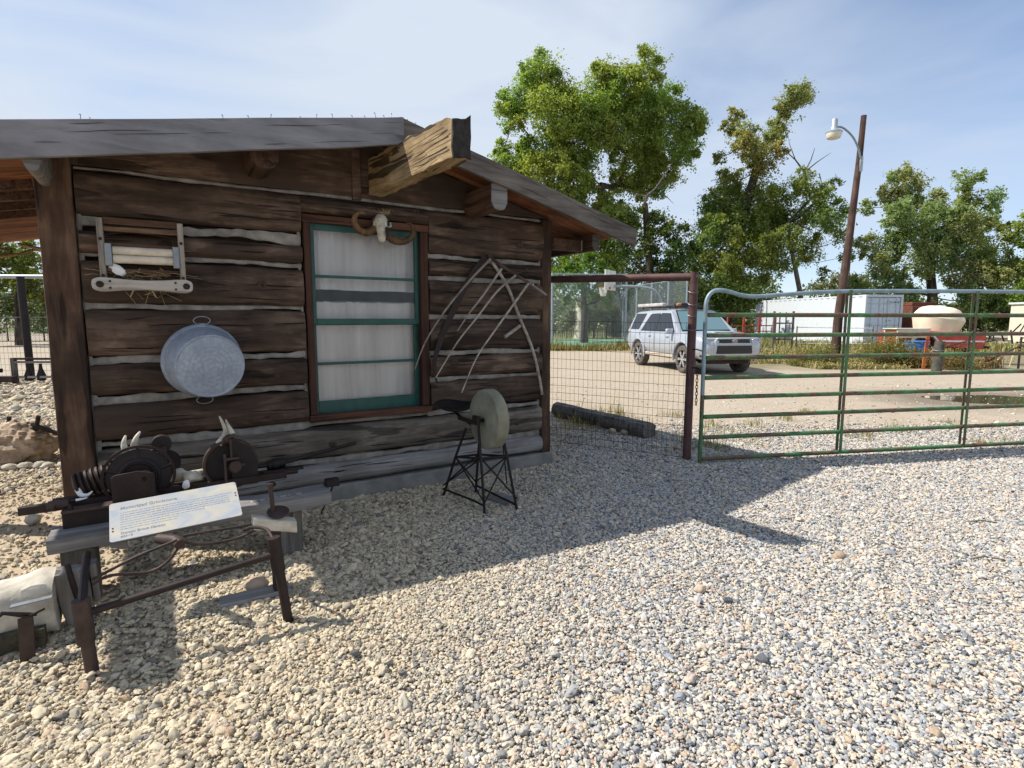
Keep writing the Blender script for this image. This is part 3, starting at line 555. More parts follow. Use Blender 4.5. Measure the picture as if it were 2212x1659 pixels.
# far belt of trees closing the horizon
VV = []; TT = []
for k in range(230):
    x = RNG.uniform(-95, 130); y = RNG.uniform(60, 95); r = RNG.uniform(1.4, 2.8); z = RNG.uniform(.8, 5.0) if x < 44 else RNG.uniform(.8, 4.0)
    n = 420; d = RNG.normal(size=(n, 3)); d /= np.linalg.norm(d, axis=1)[:, None]
    cen = np.array((x, y, z)) + d * (RNG.uniform(.4, 1, n) ** .5)[:, None] * np.array((r * 1.3, r, r)); cen[:, 2] = np.maximum(cen[:, 2], .1)
    V, _ = leaf_quads(cen, .36, .3, d); VV.append(V); m = (RNG.random((n, 1)) * .6 + RNG.random() * .4); TT.append(np.repeat(np.array((.045, .07, .022)) * (1 - m) + np.array((.16, .20, .07)) * m, 4, 0))
V = np.concatenate(VV); o = link(npmesh('distant_woods', V, np.arange(len(V)).reshape(-1, 4), np.concatenate(TT)), 'distant_woods', M['leaf'], None, smooth=0); o['kind'] = 'stuff'; o['label'] = 'distant belt of woods along the horizon'
# weeds
def scatter(n, x0, x1, y0, y1, seed=1, thr=-.2, s=.8):
    p = np.stack([RNG.uniform(x0, x1, n), RNG.uniform(y0, y1, n)], 1); return p[vnoise(p, s, seed) > thr]
DRY = ((.30, .23, .10), (.55, .44, .22)); OLV = ((.14, .14, .045), (.32, .29, .10)); GRN = ((.06, .095, .02), (.16, .20, .05)); RED = ((.16, .075, .035), (.27, .15, .07))
weeds('roadside_weeds', 'tall dry olive weeds round the lamp pole and posts', np.concatenate([scatter(2400, 8.2, 16.5, 19.6, 25, 2, -.05), scatter(900, 9.6, 12.4, 17.4, 19.5, 4, -.25)]), .15, .025, (DRY, DRY, DRY, OLV, GRN), per=7, spread=.10, leafy=16000)
weeds('weed_clump', 'rusty brown seed heads among the weeds by the fence post', scatter(200, 12.2, 16.0, 17.6, 18.8, 6, -.1), .34, .02, (RED, DRY), per=6, spread=.09, leafy=3000)
weeds('court_weeds', 'strip of dry grass and weeds along the court edge', np.concatenate([scatter(1100, -3, 9.5, 27.6, 30.3, 3, -.25), scatter(500, 6.5, 10, 25.8, 30, 9, -.1)]), .24, .035, (DRY, OLV, RED, GRN), per=6, spread=.12, leafy=5000)
weeds('field_weeds', 'rough green and yellow grass before the white container', scatter(2600, 10, 30, 25, 40, 5, -.4), .20, .04, (OLV, GRN, DRY), per=6, spread=.2, leafy=9000)
weeds('fence_weeds', 'thin dry grass at the foot of the mesh fence', np.concatenate([scatter(90, .7, 2.0, 7.6, 9.2, 3, -.1), scatter(60, 1.5, 3.1, 6.6, 8.2, 5, 0)]), .13, .008, (DRY, OLV), per=7, spread=.04)
weeds('gate_tufts', 'small dry grass tufts on the gravel beyond the gate', np.concatenate([c + RNG.normal(0, .09, (14, 2)) for c in np.array([(3.2, 7.3), (3.6, 8.1), (4.6, 7.2), (5.4, 7.6), (4.3, 8.6), (6.3, 7.1), (5.0, 9.3), (2.6, 8.9), (6.6, 8.4), (5.9, 6.85), (7.3, 7.4), (2.35, 6.7), (2.5, 6.55)])]), .07, .006, (DRY, OLV, GRN), per=6, spread=.04)

# ================================================================ THE CABIN
cabin = empty('log_cabin', 'dark hewn log cabin with pale chinking and teal sash window', 'cabin', WO, WANG)
def beam(L, H, D, seed, ns=None, r=.022, amp=.010, bow=.006, rough=.004, bulge=0.0):
    """hewn timber along x, 0..L; front face at y=0 (back at y=D); z from 0 to H"""
    ns = ns or max(8, int(L / .075)); sec = []
    for cxx, cz, a0 in ((D - r, H - r, 0), (r, H - r, 90), (r, r, 180), (D - r, r, 270)):
        for k in range(3): a = R(a0 + 45 * k); sec.append((cxx + r * math.cos(a), cz + r * math.sin(a)))
    # extra points on the front face so that it can undulate
    front = [(0, H * f) for f in (.78, .58, .4, .2)]
    sec = sec[:6] + front + sec[6:]
    V = []
    for i in range(ns + 1):
        x = L * i / ns; b = bow * nz(x * .8, seed, 2)
        for y, z in sec:
            bul = bulge * (1 - (2 * z / H - 1) ** 2)
            ez = amp * nz(x * 2.3, seed * 1.7 + (5 if z > H / 2 else 0), .3) * (1 if (z > H * .7 or z < H * .3) else 0) + .35 * amp * nz(x * 9, seed + z * 20, 4) * (1 if (z > H * .8 or z < H * .2) else 0)
            ey = rough * (nz(x * 3.5, z * 8 + seed, 1.1) + .8 * nz(x * 1.2, z * 3 + seed, 7)) if y < D * .5 else 0
            V.append((x, y + ey + b - (bul if y < D * .5 else 0), z + ez))
    n = len(sec); F = [(i * n + k, (i + 1) * n + k, (i + 1) * n + (k + 1) % n, i * n + (k + 1) % n) for i in range(ns) for k in range(n)]
    F += [tuple(range(n)), tuple(reversed(range(ns * n, ns * n + n)))]
    mb = MB(); mb.v = V; mb.f = F; return mb
def strip(x0, x1, z, th, seed, y=.028, d=.05, ns=None):
    """a run of chinking with ragged edges; front at y"""
    ns = ns or max(6, int((x1 - x0) / .035)); V = []
    for i in range(ns + 1):
        x = x0 + (x1 - x0) * i / ns; zz = z + .013 * nz(x * 1.9, seed, 0) + .004 * nz(x * 7, seed, 9)
        a = th * (.36 + .50 * nz(x * 1.7, seed, 3) + .22 * nz(x * 11, seed, 5)); bq = th * (.36 + .50 * nz(x * 1.9, seed, 8) + .22 * nz(x * 10, seed, 12))
        yy = y + .005 * nz(x * 8, seed, 2)
        V += [(x, yy + .006, zz - bq - .004), (x, yy, zz - bq * .6), (x, yy - .002, zz), (x, yy, zz + a * .6), (x, yy + .006, zz + a + .004), (x, y + d, zz + a + .004), (x, y + d, zz - bq - .004)]
    n = 7; F = [(i * n + k, (i + 1) * n + k, (i + 1) * n + (k + 1) % n, i * n + (k + 1) % n) for i in range(ns) for k in range(n)] + [tuple(range(n)), tuple(reversed(range(ns * n, ns * n + n)))]
    mb = MB(); mb.v = V; mb.f = F; return mb
LW, DEP = 4.11, 4.0
M['knot'] = plain('dark_knot_wood', (.045, .026, .018), .9, var=.5, scale=40, bump=.6)
M['crack'] = plain('dark_split_wood', (.006, .004, .0035), 1, var=.3)
MB().box((LW / 2, DEP / 2 - .03, 0), (LW + .04, DEP + .04, .26)).build('foundation', M['concrete'], cabin, bevel=.012)
sd_ = [0]
def put_log(x0, x1, z0, z1, mat='log', y=0.0, D=.16):
    sd_[0] += 1; L_, H_ = x1 - x0, z1 - z0
    o = beam(L_, H_, D, sd_[0] * 3.37, r=min(.04, H_ * .22), rough=.008, bulge=.028).build('log', M[mat], cabin, (x0, y, z0)); rr = random.Random(sd_[0] * 7)
    mb = MB()                          # drying checks: thin dark splits that run with the grain
    for _ in range(int(3 + L_ * 3.2)):
        cx0 = rr.uniform(.02, L_ * .85); cl = rr.uniform(.10, .55) * min(1, L_); cz = H_ * rr.uniform(.15, .85); wdt = rr.uniform(.0015, .0045); n_ = 9; sl = rr.uniform(-.02, .02)
        top_, bot_ = [], []
        for i in range(n_):
            f = i / (n_ - 1); xx = min(cx0 + cl * f, L_ - .01); e = wdt * math.sin(math.pi * f) ** .6 + .0003; zz = cz + sl * f + .006 * nz(xx * 6, cz * 30, sd_[0])
            yy = -.028 * (1 - (2 * zz / H_ - 1) ** 2) - .0075; top_.append((xx, yy, zz + e)); bot_.append((xx, yy, zz - e))
        b_ = len(mb.v); mb.v += bot_ + top_; mb.f += [(b_ + i, b_ + i + 1, b_ + n_ + i + 1, b_ + n_ + i) for i in range(n_ - 1)]
    mb.build('check', M['crack'], o, smooth=0, kind='stuff')
    for _ in range(rr.choice((0, 1, 1, 2)) if L_ < 2 else 3):
        kx, kz, kr = rr.uniform(.08, L_ - .1), H_ * rr.uniform(.3, .7), rr.uniform(.012, .026); yk = -.028 * (1 - (2 * kz / H_ - 1) ** 2)
        kb = MB(); kb.lathe([(kr * 1.25, -.004), (kr, .005), (kr * .55, .008), (kr * .3, .004), (0, .003)], 14, Matrix.Translation((kx, yk - .002, kz)) @ RX(R(90))); kb.v = [(kx + (x - kx) * 1.45, y, z + .003 * nz(x * 40, z * 40, 1)) for x, y, z in kb.v]; kb.build('knot', M['knot'], o)
    return o
def put_chink(x0, x1, z, th): sd_[0] += 1; strip(x0, x1, z, th, sd_[0] * 2.11).build('chinking', M['chink'], cabin)
# rows (bottom, top) of every hewn log; gaps between them carry chinking
XL0, XL1, XR0, XR1 = .20, 1.63, 2.735, 4.0
rowsL = [(.695, .955), (1.015, 1.232), (1.288, 1.618), (1.655, 1.955), (2.0, 2.145), (2.245, 2.54)]
rowsR = [(.695, .965), (1.005, 1.205), (1.258, 1.552), (1.595, 1.905), (1.955, 2.095), (2.145, 2.535)]
put_log(XL0, XR1, .145, .315, 'grey', -.012); put_log(XL0, XR1, .375, .635, 'logg')
for a, b in rowsL: put_log(XL0, XL1, a, b)
for a, b in rowsR: put_log(XR0, XR1, a, b)
put_log(XL1, XR0, 2.40, 2.54)
put_chink(XL0, XR1, .345, .06); put_chink(XL0, XL1 + .02, .665, .065); put_chink(XL1 + .02, XR0, .668, .028); put_chink(XR0 - .02, XR1, .668, .055)
for z, th in ((.985, .062), (1.26, .058), (1.637, .042), (1.978, .05), (2.195, .105)): put_chink(XL0, XL1, z, th)
for z, th in ((.985, .04), (1.232, .058), (1.574, .05), (1.93, .05), (2.12, .045)): put_chink(XR0, XR1, z, th)
put_chink(XL0, XR1, 2.558, .026)
def vstrip(x, z0, z1, th, seed):
    m = strip(z0, z1, 0, th, seed); m.v = [(x + c, b, a) for a, b, c in m.v]; m.build('chinking', M['chink'], cabin)
vstrip(.205, .15, 2.5, .03, 3.1); vstrip(1.625, .68, 2.40, .022, 9.2); vstrip(2.742, .68, 2.40, .022, 15.2); vstrip(3.995, .14, 2.5, .024, 21.2)
# corner posts
def vpost(x, y, w, d, z0, z1, seed, mat='post', name='corner_post'):
    m = beam(z1 - z0, w, d, seed, amp=.006, r=.018); m.v = [(c, b, a) for a, b, c in m.v]; m.f = [tuple(reversed(f)) for f in m.f]; return m.build(name, M[mat], cabin, (x, y, z0))
vpost(-.005, -.035, .195, .2, .02, 2.62, 31.1); vpost(4.0, -.02, .115, .18, .10, 2.56, 47.9)
vpost(-.005, DEP - .2, .195, .2, .02, 2.6, 51.1); vpost(4.0, DEP - .2, .115, .18, .02, 2.5, 57.9)
# side and back walls
for z0, z1 in ((.14, .4), (.43, .7), (.73, 1.0), (1.03, 1.3), (1.33, 1.6), (1.63, 1.9), (1.93, 2.2), (2.23, 2.56)):
    sd_[0] += 1
    m = beam(DEP - .38, z1 - z0, .14, sd_[0] * 1.3, ns=14); m.v = [(b, a, c) for a, b, c in m.v]; m.f = [tuple(reversed(f)) for f in m.f]; o = m.build('log', M['log'], cabin, (.02, .18, z0)); o2 = dup(o, cabin); o2.location = (LW - .16, .18, z0)
    for x0, x1 in ((.2, 4.0),):
        beam(x1 - x0, z1 - z0, .14, sd_[0] * 4.3, ns=14).build('log', M['log'], cabin, (x0, DEP - .16, z0))
MB().box((LW / 2, DEP / 2, .15), (LW - .3, DEP - .35, .02)).build('inner_floor', M['inside'], cabin)
# roof: slopes meet at RX_, tops at zl(x), zr(x)
RX_, RZ_ = 2.297, 3.10; SL, SR = .190, .249; FO = .50
def zl(x): return RZ_ - SL * (RX_ - x)
def zr(x): return RZ_ - SR * (x - RX_)
# gable filling above the plate
def gable(x0, x1, seed, name='gable_log'):
    n = 24; top = []; bot = []
    for i in range(n + 1):
        x = x0 + (x1 - x0) * i / n; z = (zl(x) if x < RX_ else zr(x)) - .075; bz = 2.572 + .012 * nz(x * 1.8, seed, 0)
        top.append((x, max(z, bz + .01))); bot.append((x, bz))
    mb = MB(); mb.prism(bot + top[::-1], .01 + .01 * seed % .012, .15); return mb.build(name, M['log'], cabin, smooth=20)
gable(.02, 2.06, 3.3); gable(2.13, 4.1, 5.7)
MB().box((2.095, .06, 2.76), (.075, .12, .42)).build('gable_post', M['log'], cabin, bevel=.006)
for s0 in (.55, 3.0): pass
# roof boards run down each slope; seen from below as the soffit
yb = -FO + .02; k = 0; brd = None; brd2 = None
def slope_board(xa, xb, zf, w, name='roof_board'):
    za, zb = zf(xa) - .055, zf(xb) - .055
    return MB().add([(xa, 0, za), (xb, 0, zb), (xb, w, zb), (xa, w, za), (xa, 0, za + .03), (xb, 0, zb + .03), (xb, w, zb + .03), (xa, w, za + .03)], [(0, 3, 2, 1), (4, 5, 6, 7), (0, 1, 5, 4), (1, 2, 6, 5), (2, 3, 7, 6), (3, 0, 4, 7)])
BW = .142
b1 = slope_board(-.36, RX_, zl, BW - .008).build('roof_board', M['soffit'], cabin, (0, yb, 0), smooth=0); b3 = slope_board(-1.45, RX_, zl, BW - .008).build('roof_board', M['soffit'], cabin, (0, yb + 11 * BW, 0), smooth=0); b2 = slope_board(RX_, 4.80, zr, BW - .008).build('roof_board', M['soffit'], cabin, (0, yb, 0), smooth=0); c = dup(b2, cabin); c.location = (0, yb + 11 * BW, 0)
for i in range(1, 32):
    if i == 11: continue
    for o in (b1 if i < 11 else b3, b2): c = dup(o, cabin); c.location = (0, yb + i * BW, -.004 * random.random())
RL = 32 * BW
for nm, xa, xb, zf in (('roof_felt', -.37, RX_, zl), ('roof_felt', RX_, 4.81, zr), ('porch_felt', -1.46, -.37, zl)):
    m = slope_board(xa, xb, lambda x, f=zf: f(x) + .032, RL); m.v = [(x, max(y, 11 * BW) if nm == 'porch_felt' else y, z) for x, y, z in m.v]; m.build(nm, plain('grey_roofing' + str(xa), (.16, .155, .15), .9, scale=20), cabin, (0, yb, 0), smooth=0)
# rake boards
def rake(xa, xb, zf, dep, mat, name, y):
    n = 40; V = []
    for i in range(n + 1):
        x = xa + (xb - xa) * i / n; z = zf(x) + .012 * nz(x * 1.2, dep * 9, 0) * 0.5; w1 = .004 * nz(x * 5, 3, 1); lo = .008 * nz(x * 2.5, 8, dep * 7)
        V += [(x, y + w1, z - dep + lo), (x, y + w1, z), (x, y + .04, z), (x, y + .04, z - dep + lo)]
    F = [(i * 4 + k, (i + 1) * 4 + k, (i + 1) * 4 + (k + 1) % 4, i * 4 + (k + 1) % 4) for i in range(n) for k in range(4)] + [(0, 1, 2, 3), (n * 4 + 3, n * 4 + 2, n * 4 + 1, n * 4)]
    mb = MB(); mb.v = V; mb.f = F; return mb.build(name, M[mat], cabin, bevel=.004)
rake(-.37, RX_ + .02, zl, .205, 'rake', 'rake_board', -FO - .022); rake(RX_ - .01, 4.82, zr, .172, 'raker', 'rake_board', -FO - .02)
def splits(parent, n, x0, x1, zf, y, seed, lmin=.10, lmax=.45, w=.0016):
    rr = random.Random(seed); mb = MB()
    for _ in range(n):
        a = rr.uniform(x0, x1); cl = min(rr.uniform(lmin, lmax), x1 - a); n_ = 9; q = rr.uniform(.12, .88); wd = rr.uniform(.3, 1) * w; b_ = len(mb.v); lo_, hi_ = [], []
        for i in range(n_):
            f = i / (n_ - 1); xx = a + cl * f; za, zb_ = zf(xx); zz = za + (zb_ - za) * q + .006 * nz(xx * 5, q * 9, seed); e = wd * math.sin(math.pi * f) ** .6 + .0003; lo_.append((xx, y, zz - e)); hi_.append((xx, y, zz + e))
        mb.v += lo_ + hi_; mb.f += [(b_ + i, b_ + i + 1, b_ + n_ + i + 1, b_ + n_ + i) for i in range(n_ - 1)]
    return mb.build('check', M['crack'], parent, smooth=0, kind='stuff')
rks = [o for o in cabin.children if o.name.startswith('rake_board')]
splits(rks[0], 12, -.3, 2.3, lambda x: (zl(x) - .2, zl(x)), -FO - .0275, 5); splits(rks[1], 14, 2.5, 4.8, lambda x: (zr(x) - .165, zr(x)), -FO - .0255, 6)
# nails standing along the top edges
nb = MB(); nb.tube([(0, 0, 0), (.004, 0, .03)], .0022, 5); nb.lathe([(.005, .03), (.005, .033)], 6); nail = nb.build('nail', M['zincd'], cabin, (.30, -FO, zl(.3)))
for x in (.34, 1.06, 1.22, 1.35, 1.55, 1.66, 1.78, 1.92, 2.02, 2.1, 2.17, 2.22, 2.36, 2.42, 3.15, 3.22):
    z = (zl(x) if x < RX_ else zr(x)); c = dup(nail, cabin); c.location = (x, -FO + random.uniform(-.01, .02), z - .004); c.rotation_euler = (random.uniform(-.3, .3), random.uniform(-.3, .3), 0); c.scale = (1, 1, random.uniform(.5, 1.3))
# ridge beam: its end weathered, torn and dark
def ridge():
    Lb = 1.78; ns = 60; mb = MB(); V = []; n = 16; H = .285; Wd = .135
    for i in range(ns + 1):
        t_ = i / ns; y = .5 - Lb * t_; lean = .15 * max(0, -y) / 1.3; e = max(0, (t_ - .72) / .28)
        for k in range(n):
            # left side (4), top (4), right (4), bottom (4)
            q, j = divmod(k, 4); u = j / 4
            if q == 0: x, z = -Wd / 2, u * H
            elif q == 1: x, z = -Wd / 2 + u * Wd, H
            elif q == 2: x, z = Wd / 2, H - u * H
            else: x, z = Wd / 2 - u * Wd, 0
            g = .006 * nz(y * 3, k * 2.3, 1) + (.010 * nz(y * 6, z * 18, 4) if q in (0, 2) else 0)
            zz = z + (.018 * nz(y * 9, x * 20, 6) + .012 * nz(y * 25, x * 9, 2)) * (1 if q in (1,) else .6) - (.022 * e * (1 if q == 1 else 0))
            if q == 1: zz -= .03 * max(0, nz(y * 5, 3, 3)) * (1 if y < -.4 else .2)
            V.append((2.27 + lean + x + g, y + (.02 * nz(z * 30, x * 30, 5) - .012 * nz(z * 60, x * 9, 8) if i == ns else 0), 2.59 + zz + .045 * t_))
    F = [(i * n + k, i * n + (k + 1) % n, (i + 1) * n + (k + 1) % n, (i + 1) * n + k) for i in range(ns) for k in range(n)]
    mb.v = V; mb.f = F; mb.f.append(tuple(reversed(range(n)))); o = mb.build('ridge_beam', M['beamy'], cabin)
    cap = MB(); ce = V[ns * n:]; cx_ = sum(v[0] for v in ce) / n; cz_ = sum(v[2] for v in ce) / n
    ring2 = [(cx_ + (v[0] - cx_) * (1.02 - .05 * abs(nz(v[2] * 40, v[0] * 40, 2))), v[1] - .012 - .02 * abs(nz(v[2] * 60, v[0] * 40, 1)), cz_ + (v[2] - cz_) * 1.01) for v in ce]
    cap.v = [(v[0], v[1] + .02, v[2]) for v in ce] + ring2 + [(cx_, ce[0][1] - .015, cz_)]
    cap.f = [(k, (k + 1) % n, n + (k + 1) % n, n + k) for k in range(n)] + [(n + k, n + (k + 1) % n, 2 * n) for k in range(n)]
    cap.build('beam_end', M['endgrain'], o, smooth=10)
    rr = random.Random(3); cb_ = MB()              # long splits in the bleached left face
    for zq, ya, yb_, w_ in ((.10, -1.24, -.62, .006), (.16, -1.26, -.75, .004), (.205, -1.25, -.9, .005), (.235, -1.2, -.66, .003), (.06, -1.1, -.7, .003), (.13, -.95, -.6, .003)):
        lo_, hi_ = [], []
        for i in range(13):
            f = i / 12; y = ya + (yb_ - ya) * f; x = 2.27 + .15 * max(0, -y) / 1.3 - Wd / 2 - .011; z = 2.605 + zq + .012 * nz(y * 4, zq * 30, 2) - .03 * f; e = w_ * (1 - f) ** .7 + .0004; lo_.append((x, y, z - e)); hi_.append((x, y, z + e))
        b_ = len(cb_.v); cb_.v += lo_ + hi_; cb_.f += [(b_ + i, b_ + i + 1, b_ + 14 + i, b_ + 13 + i) for i in range(12)]
    cb_.build('check', M['crack'], o, smooth=0, kind='stuff')
M['beamy'] = wood('ridge_beam_wood', (.07, .042, .02), (.25, .175, .09), (.46, .345, .195), gx=1.6, gy=20, crack=.8, axis=1)
ridge()
def purlin(x, w, h, z, y0, y1, mat, endm):
    mb = MB(); poly = [(-w / 2, h), (w / 2, h), (w / 2, h * .3), (w * .32, h * .06), (w * .1, 0), (-w * .1, 0), (-w * .32, h * .06), (-w / 2, h * .3)]
    mb.prism(poly, y0, y1); o = mb.build('purlin', M[mat], cabin, (x, 0, z), bevel=.008)
    MB().prism([(a * .97, b * .97 + h * .015) for a, b in poly], y0 - .006, y0 + .004).build('purlin_end', M[endm], o)
M['logy'] = wood('purlin_wood', (.02, .011, .008), (.07, .04, .027), (.14, .085, .055), axis=1)
purlin(3.20, .165, .225, 2.495, -.48, .5, 'logy', 'grey'); purlin(1.33, .19, .21, 2.62, -.34, .5, 'logy', 'logy'); purlin(.055, .09, .20, 2.40, -.47, DEP, 'raker', 'grey')
purlin(4.62, .10, .16, 2.28, -.12, DEP, 'logy', 'grey')
MB().box((4.29, -.02, 2.325), (.36, .09, .115)).build('outrigger', M['logy'], cabin, bevel=.006); MB().box((4.475, -.02, 2.325), (.014, .086, .11)).build('outrigger_end', M['grey'], cabin)
# ---- window
win = bpy.data.objects.new('window', None); COL.objects.link(win); win.parent = cabin
WX0, WX1, WZ0, WZ1 = 1.645, 2.725, .692, 2.39
def wb(name, x0, x1, y0, y1, z0, z1, mat, par=win, bv=.004): return MB().box(((x0 + x1) / 2, (y0 + y1) / 2, (z0 + z1) / 2), (x1 - x0, y1 - y0, z1 - z0)).build(name, M[mat], par, bevel=bv)
fr = wb('frame_side', WX0, WX0 + .055, -.012, .16, WZ0 + .06, WZ1 - .06, 'casing'); wb('frame_side', WX1 - .075, WX1, -.012, .16, WZ0 + .06, WZ1 - .06, 'casing')
M['casx'] = wood('casing_cross_wood', (.025, .011, .008), (.075, .034, .022), (.13, .063, .042), axis=0, gx=1, gy=30)
wb('frame_head', WX0 - .01, WX1 + .01, -.016, .16, WZ1 - .06, WZ1, 'casx'); wb('sill', WX0 - .01, WX1 + .01, -.03, .16, WZ0, WZ0 + .055, 'casx')
def sash(name, x0, x1, z0, z1, y, mid_z, bot, top, st=.036):
    s = bpy.data.objects.new(name, None); COL.objects.link(s); s.parent = win
    wb('stile', x0, x0 + st, y, y + .035, z0, z1, 'teal', s, .003); wb('stile', x1 - st, x1, y, y + .035, z0, z1, 'teal', s, .003)
    wb('rail', x0 + st, x1 - st, y + .001, y + .034, z0, z0 + bot, 'teal', s, .003); wb('rail', x0 + st, x1 - st, y + .001, y + .034, z1 - top, z1, 'teal', s, .003)
    wb('muntin', x0 + st, x1 - st, y + .004, y + .032, mid_z - .0115, mid_z + .0115, 'teal', s, .003)
    for a, b in ((z0 + bot, mid_z - .0115), (mid_z + .0115, z1 - top)):
        MB().add([(x0 + st, y + .018, a), (x1 - st, y + .018, a), (x1 - st, y + .018, b), (x0 + st, y + .018, b)], [(0, 1, 2, 3)]).build('pane', M['glass'], s, smooth=0)
sash('sash', 1.70, 2.65, 1.505, 2.33, .035, 1.905, .05, .05); sash('sash', 1.70, 2.65, .745, 1.53, .074, 1.172, .105, .03)
# curtains
def curtain(x0, x1, z0, z1, y, seed, name='curtain'):
    nx_, nz_ = 150, 10; V = []
    for j in range(nz_ + 1):
        for i in range(nx_ + 1):
            x = x0 + (x1 - x0) * i / nx_; f = j / nz_
            V.append((x, y + .013 * math.sin(x * 46 + 9 * nz(x * 2.4, seed, 0)) * (.4 + 1.1 * abs(nz(x * 3.1, seed, 7))) + .02 * nz(x * 7, f * 1.1, seed) + .008 * nz(x * 26, f * 2, seed), z0 + (z1 - z0) * f + .014 * nz(x * 2.2, seed, 4) * (1 - f)))
    mb = MB(); mb.v = V; mb.f = [(j * (nx_ + 1) + i, j * (nx_ + 1) + i + 1, (j + 1) * (nx_ + 1) + i + 1, (j + 1) * (nx_ + 1) + i) for j in range(nz_) for i in range(nx_)]
    return mb.build(name, M['curtain'], win, smooth=80)
curtain(1.70, 2.66, 1.80, 2.34, .150, 2.2); curtain(1.70, 2.66, .74, 1.70, .152, 6.1)
MB().tube([(1.66, .152, 1.70), (2.7, .152, 1.70)], .006, 6).build('curtain_rod', M['zincd'], win)
# eave beam of the porch, carried past the roof like the ridge, on its post
MB().box((-1.03, 1.53, 2.24), (.17, 4.95, .20)).build('porch_beam', M['logy'], cabin, bevel=.01)
vpost(-1.11, 1.0, .16, .16, -.02, 2.14, 63.3, name='porch_post')
for k_ in range(4): MB().box((-.66, 1.12 - .42 * k_ + .9, 2.46), (1.1, .05, .09), RY(-.19)).build('rafter', M['logy'], cabin)
# inner lining so that no daylight shows between the logs
def lin(x0, x1, z0, z1, y, d=.02): MB().box(((x0 + x1) / 2, y, (z0 + z1) / 2), (x1 - x0, d, z1 - z0)).build('inner_lining', M['inside'], cabin)
for x0, x1, z0, z1 in ((.18, 1.64, .15, 2.6), (2.73, 3.97, .15, 2.6), (1.64, 2.73, .15, .70), (1.64, 2.73, 2.38, 2.6)): lin(x0, x1, z0, z1, .148)
for x0, x1, z0, z1 in ((.18, 3.97, .15, 2.6),): lin(x0, x1, z0, z1, DEP - .175)
for x in (.172, LW - .172): MB().box((x, DEP / 2, 1.37), (.02, DEP - .36, 2.45)).build('inner_lining', M['inside'], cabin)
# twisted vine hung under the far porch end
mb = MB(); vb = [(-.62, 3.3, 2.36), (-.45, 3.35, 2.33), (-.30, 3.4, 2.26), (-.2, 3.4, 2.22)]
mb.tube(vb, .018, 6); mb.tube([(-.85, 3.3, 2.2), (-.62, 3.35, 2.26), (-.5, 3.4, 2.32), (-.38, 3.4, 2.30), (-.30, 3.4, 2.18)], .018, 6); mb.tube([(-1.1, 3.3, 2.40), (-.9, 3.35, 2.35), (-.7, 3.35, 2.28)], .016, 6)
mb.build('dried_vine', M['straw'], label='bent dried vine hanging under the porch roof at the left edge', category='vine', loc=WO, rot=(0, 0, WANG))

# ================================================================ THINGS HUNG ON THE WALL
WNV = Vector((math.sin(WANG), -math.cos(WANG), 0)); WXV = Vector((math.cos(WANG), math.sin(WANG), 0))
def wp(px, py, out=0.0):       # a sight line met with the wall plane, in wall coordinates (x along, y in, z up)
    u, v = (px - 1106) / 1200, (py - 829.5) / 1200
    d = Vector((u, math.cos(PITCH) - v * math.sin(PITCH), -math.sin(PITCH) - v * math.cos(PITCH))); c = Vector((0, 0, CAM_H))
    p = c + d * (((WO - c).dot(WNV) + out) / d.dot(WNV)); q = p - WO
    return Vector((q.dot(WXV), -out, p.z))
# ---- clothes wringer
w = empty('clothes_wringer', 'old wooden clothes wringer with cream rollers hung on the log wall', 'wringer', Wl(.55, .02, 1.78), WANG)
M['wgrey'] = wood('wringer_wood', (.10, .085, .07), (.24, .21, .18), (.36, .33, .29), axis=2, gx=2, gy=30, crack=.3)
M['wbrn'] = wood('wringer_brown_wood', (.04, .021, .012), (.12, .067, .04), (.22, .135, .085), gx=2, gy=30, crack=.3)
for x in (-.225, .235):
    MB().box((x, -.07, .23), (.036, .09, .42)).build('side_post', M['wgrey'], w, bevel=.006)
    for z in (.06, .3):
        MB().lathe([(.010, 0), (.010, .012)], 10, Matrix.Translation((x, -.115, z)) @ RX(R(90))).build('bolt_head', M['iron'], w)
for z, h, m_ in ((.425, .045, 'wbrn'), (.372, .03, 'wbrn'), (.27, .022, 'wbrn'), (.10, .022, 'wbrn')): MB().box((.005, -.06, z), (.43, .07, h)).build('cross_bar', M[m_], w, bevel=.004)
mb = MB(); mb.tube([(-.21, -.075, .335), (-.07, -.075, .36), (.09, -.075, .352), (.22, -.075, .33)], .012, 6, flat=.6); mb.build('leaf_spring', M['iron'], w)
for z in (.232, .175): MB().tube([(-.165, -.085, z), (.18, -.085, z)], .028, 16).build('roller', M['rollerw'], w)
for x in (-.188, .20): MB().box((x, -.09, .20), (.04, .075, .15)).build('end_bracket', M['zincd'], w, bevel=.005)
poly = []
for k in range(40):
    s = k / 20 * math.pi; x = .285 * math.cos(s); rr = .043 + .012 * abs(math.cos(s)) ** 3 - .010 * (1 - abs(math.cos(s)))
    xx = .29 * math.copysign(abs(math.cos(s)) ** .5, math.cos(s)); poly.append((xx, .056 * math.copysign(abs(math.sin(s)) ** .5, math.sin(s)) * (.58 + .42 * min(1, abs(xx) / .24) ** 2)))
M['wgx'] = wood('wringer_board_wood', (.14, .12, .10), (.28, .25, .22), (.42, .39, .35), gx=2, gy=26, crack=.25)
bd = MB().prism(poly, -.155, -.115).build('bottom_board', M['wgx'], w, bevel=.006)
for x, r in ((-.245, .022), (.25, .022)): MB().lathe([(r, 0), (r, .006), (.006, .016)], 12, Matrix.Translation((x, -.155, 0)) @ RX(R(90))).build('end_knob', M['iron'], bd)
for x, z in ((-.19, .022), (-.19, -.022), (.185, .022), (.185, -.022)): MB().lathe([(.008, 0), (.007, .006)], 8, Matrix.Translation((x, -.155, z)) @ RX(R(90))).build('screw', M['iron'], bd)
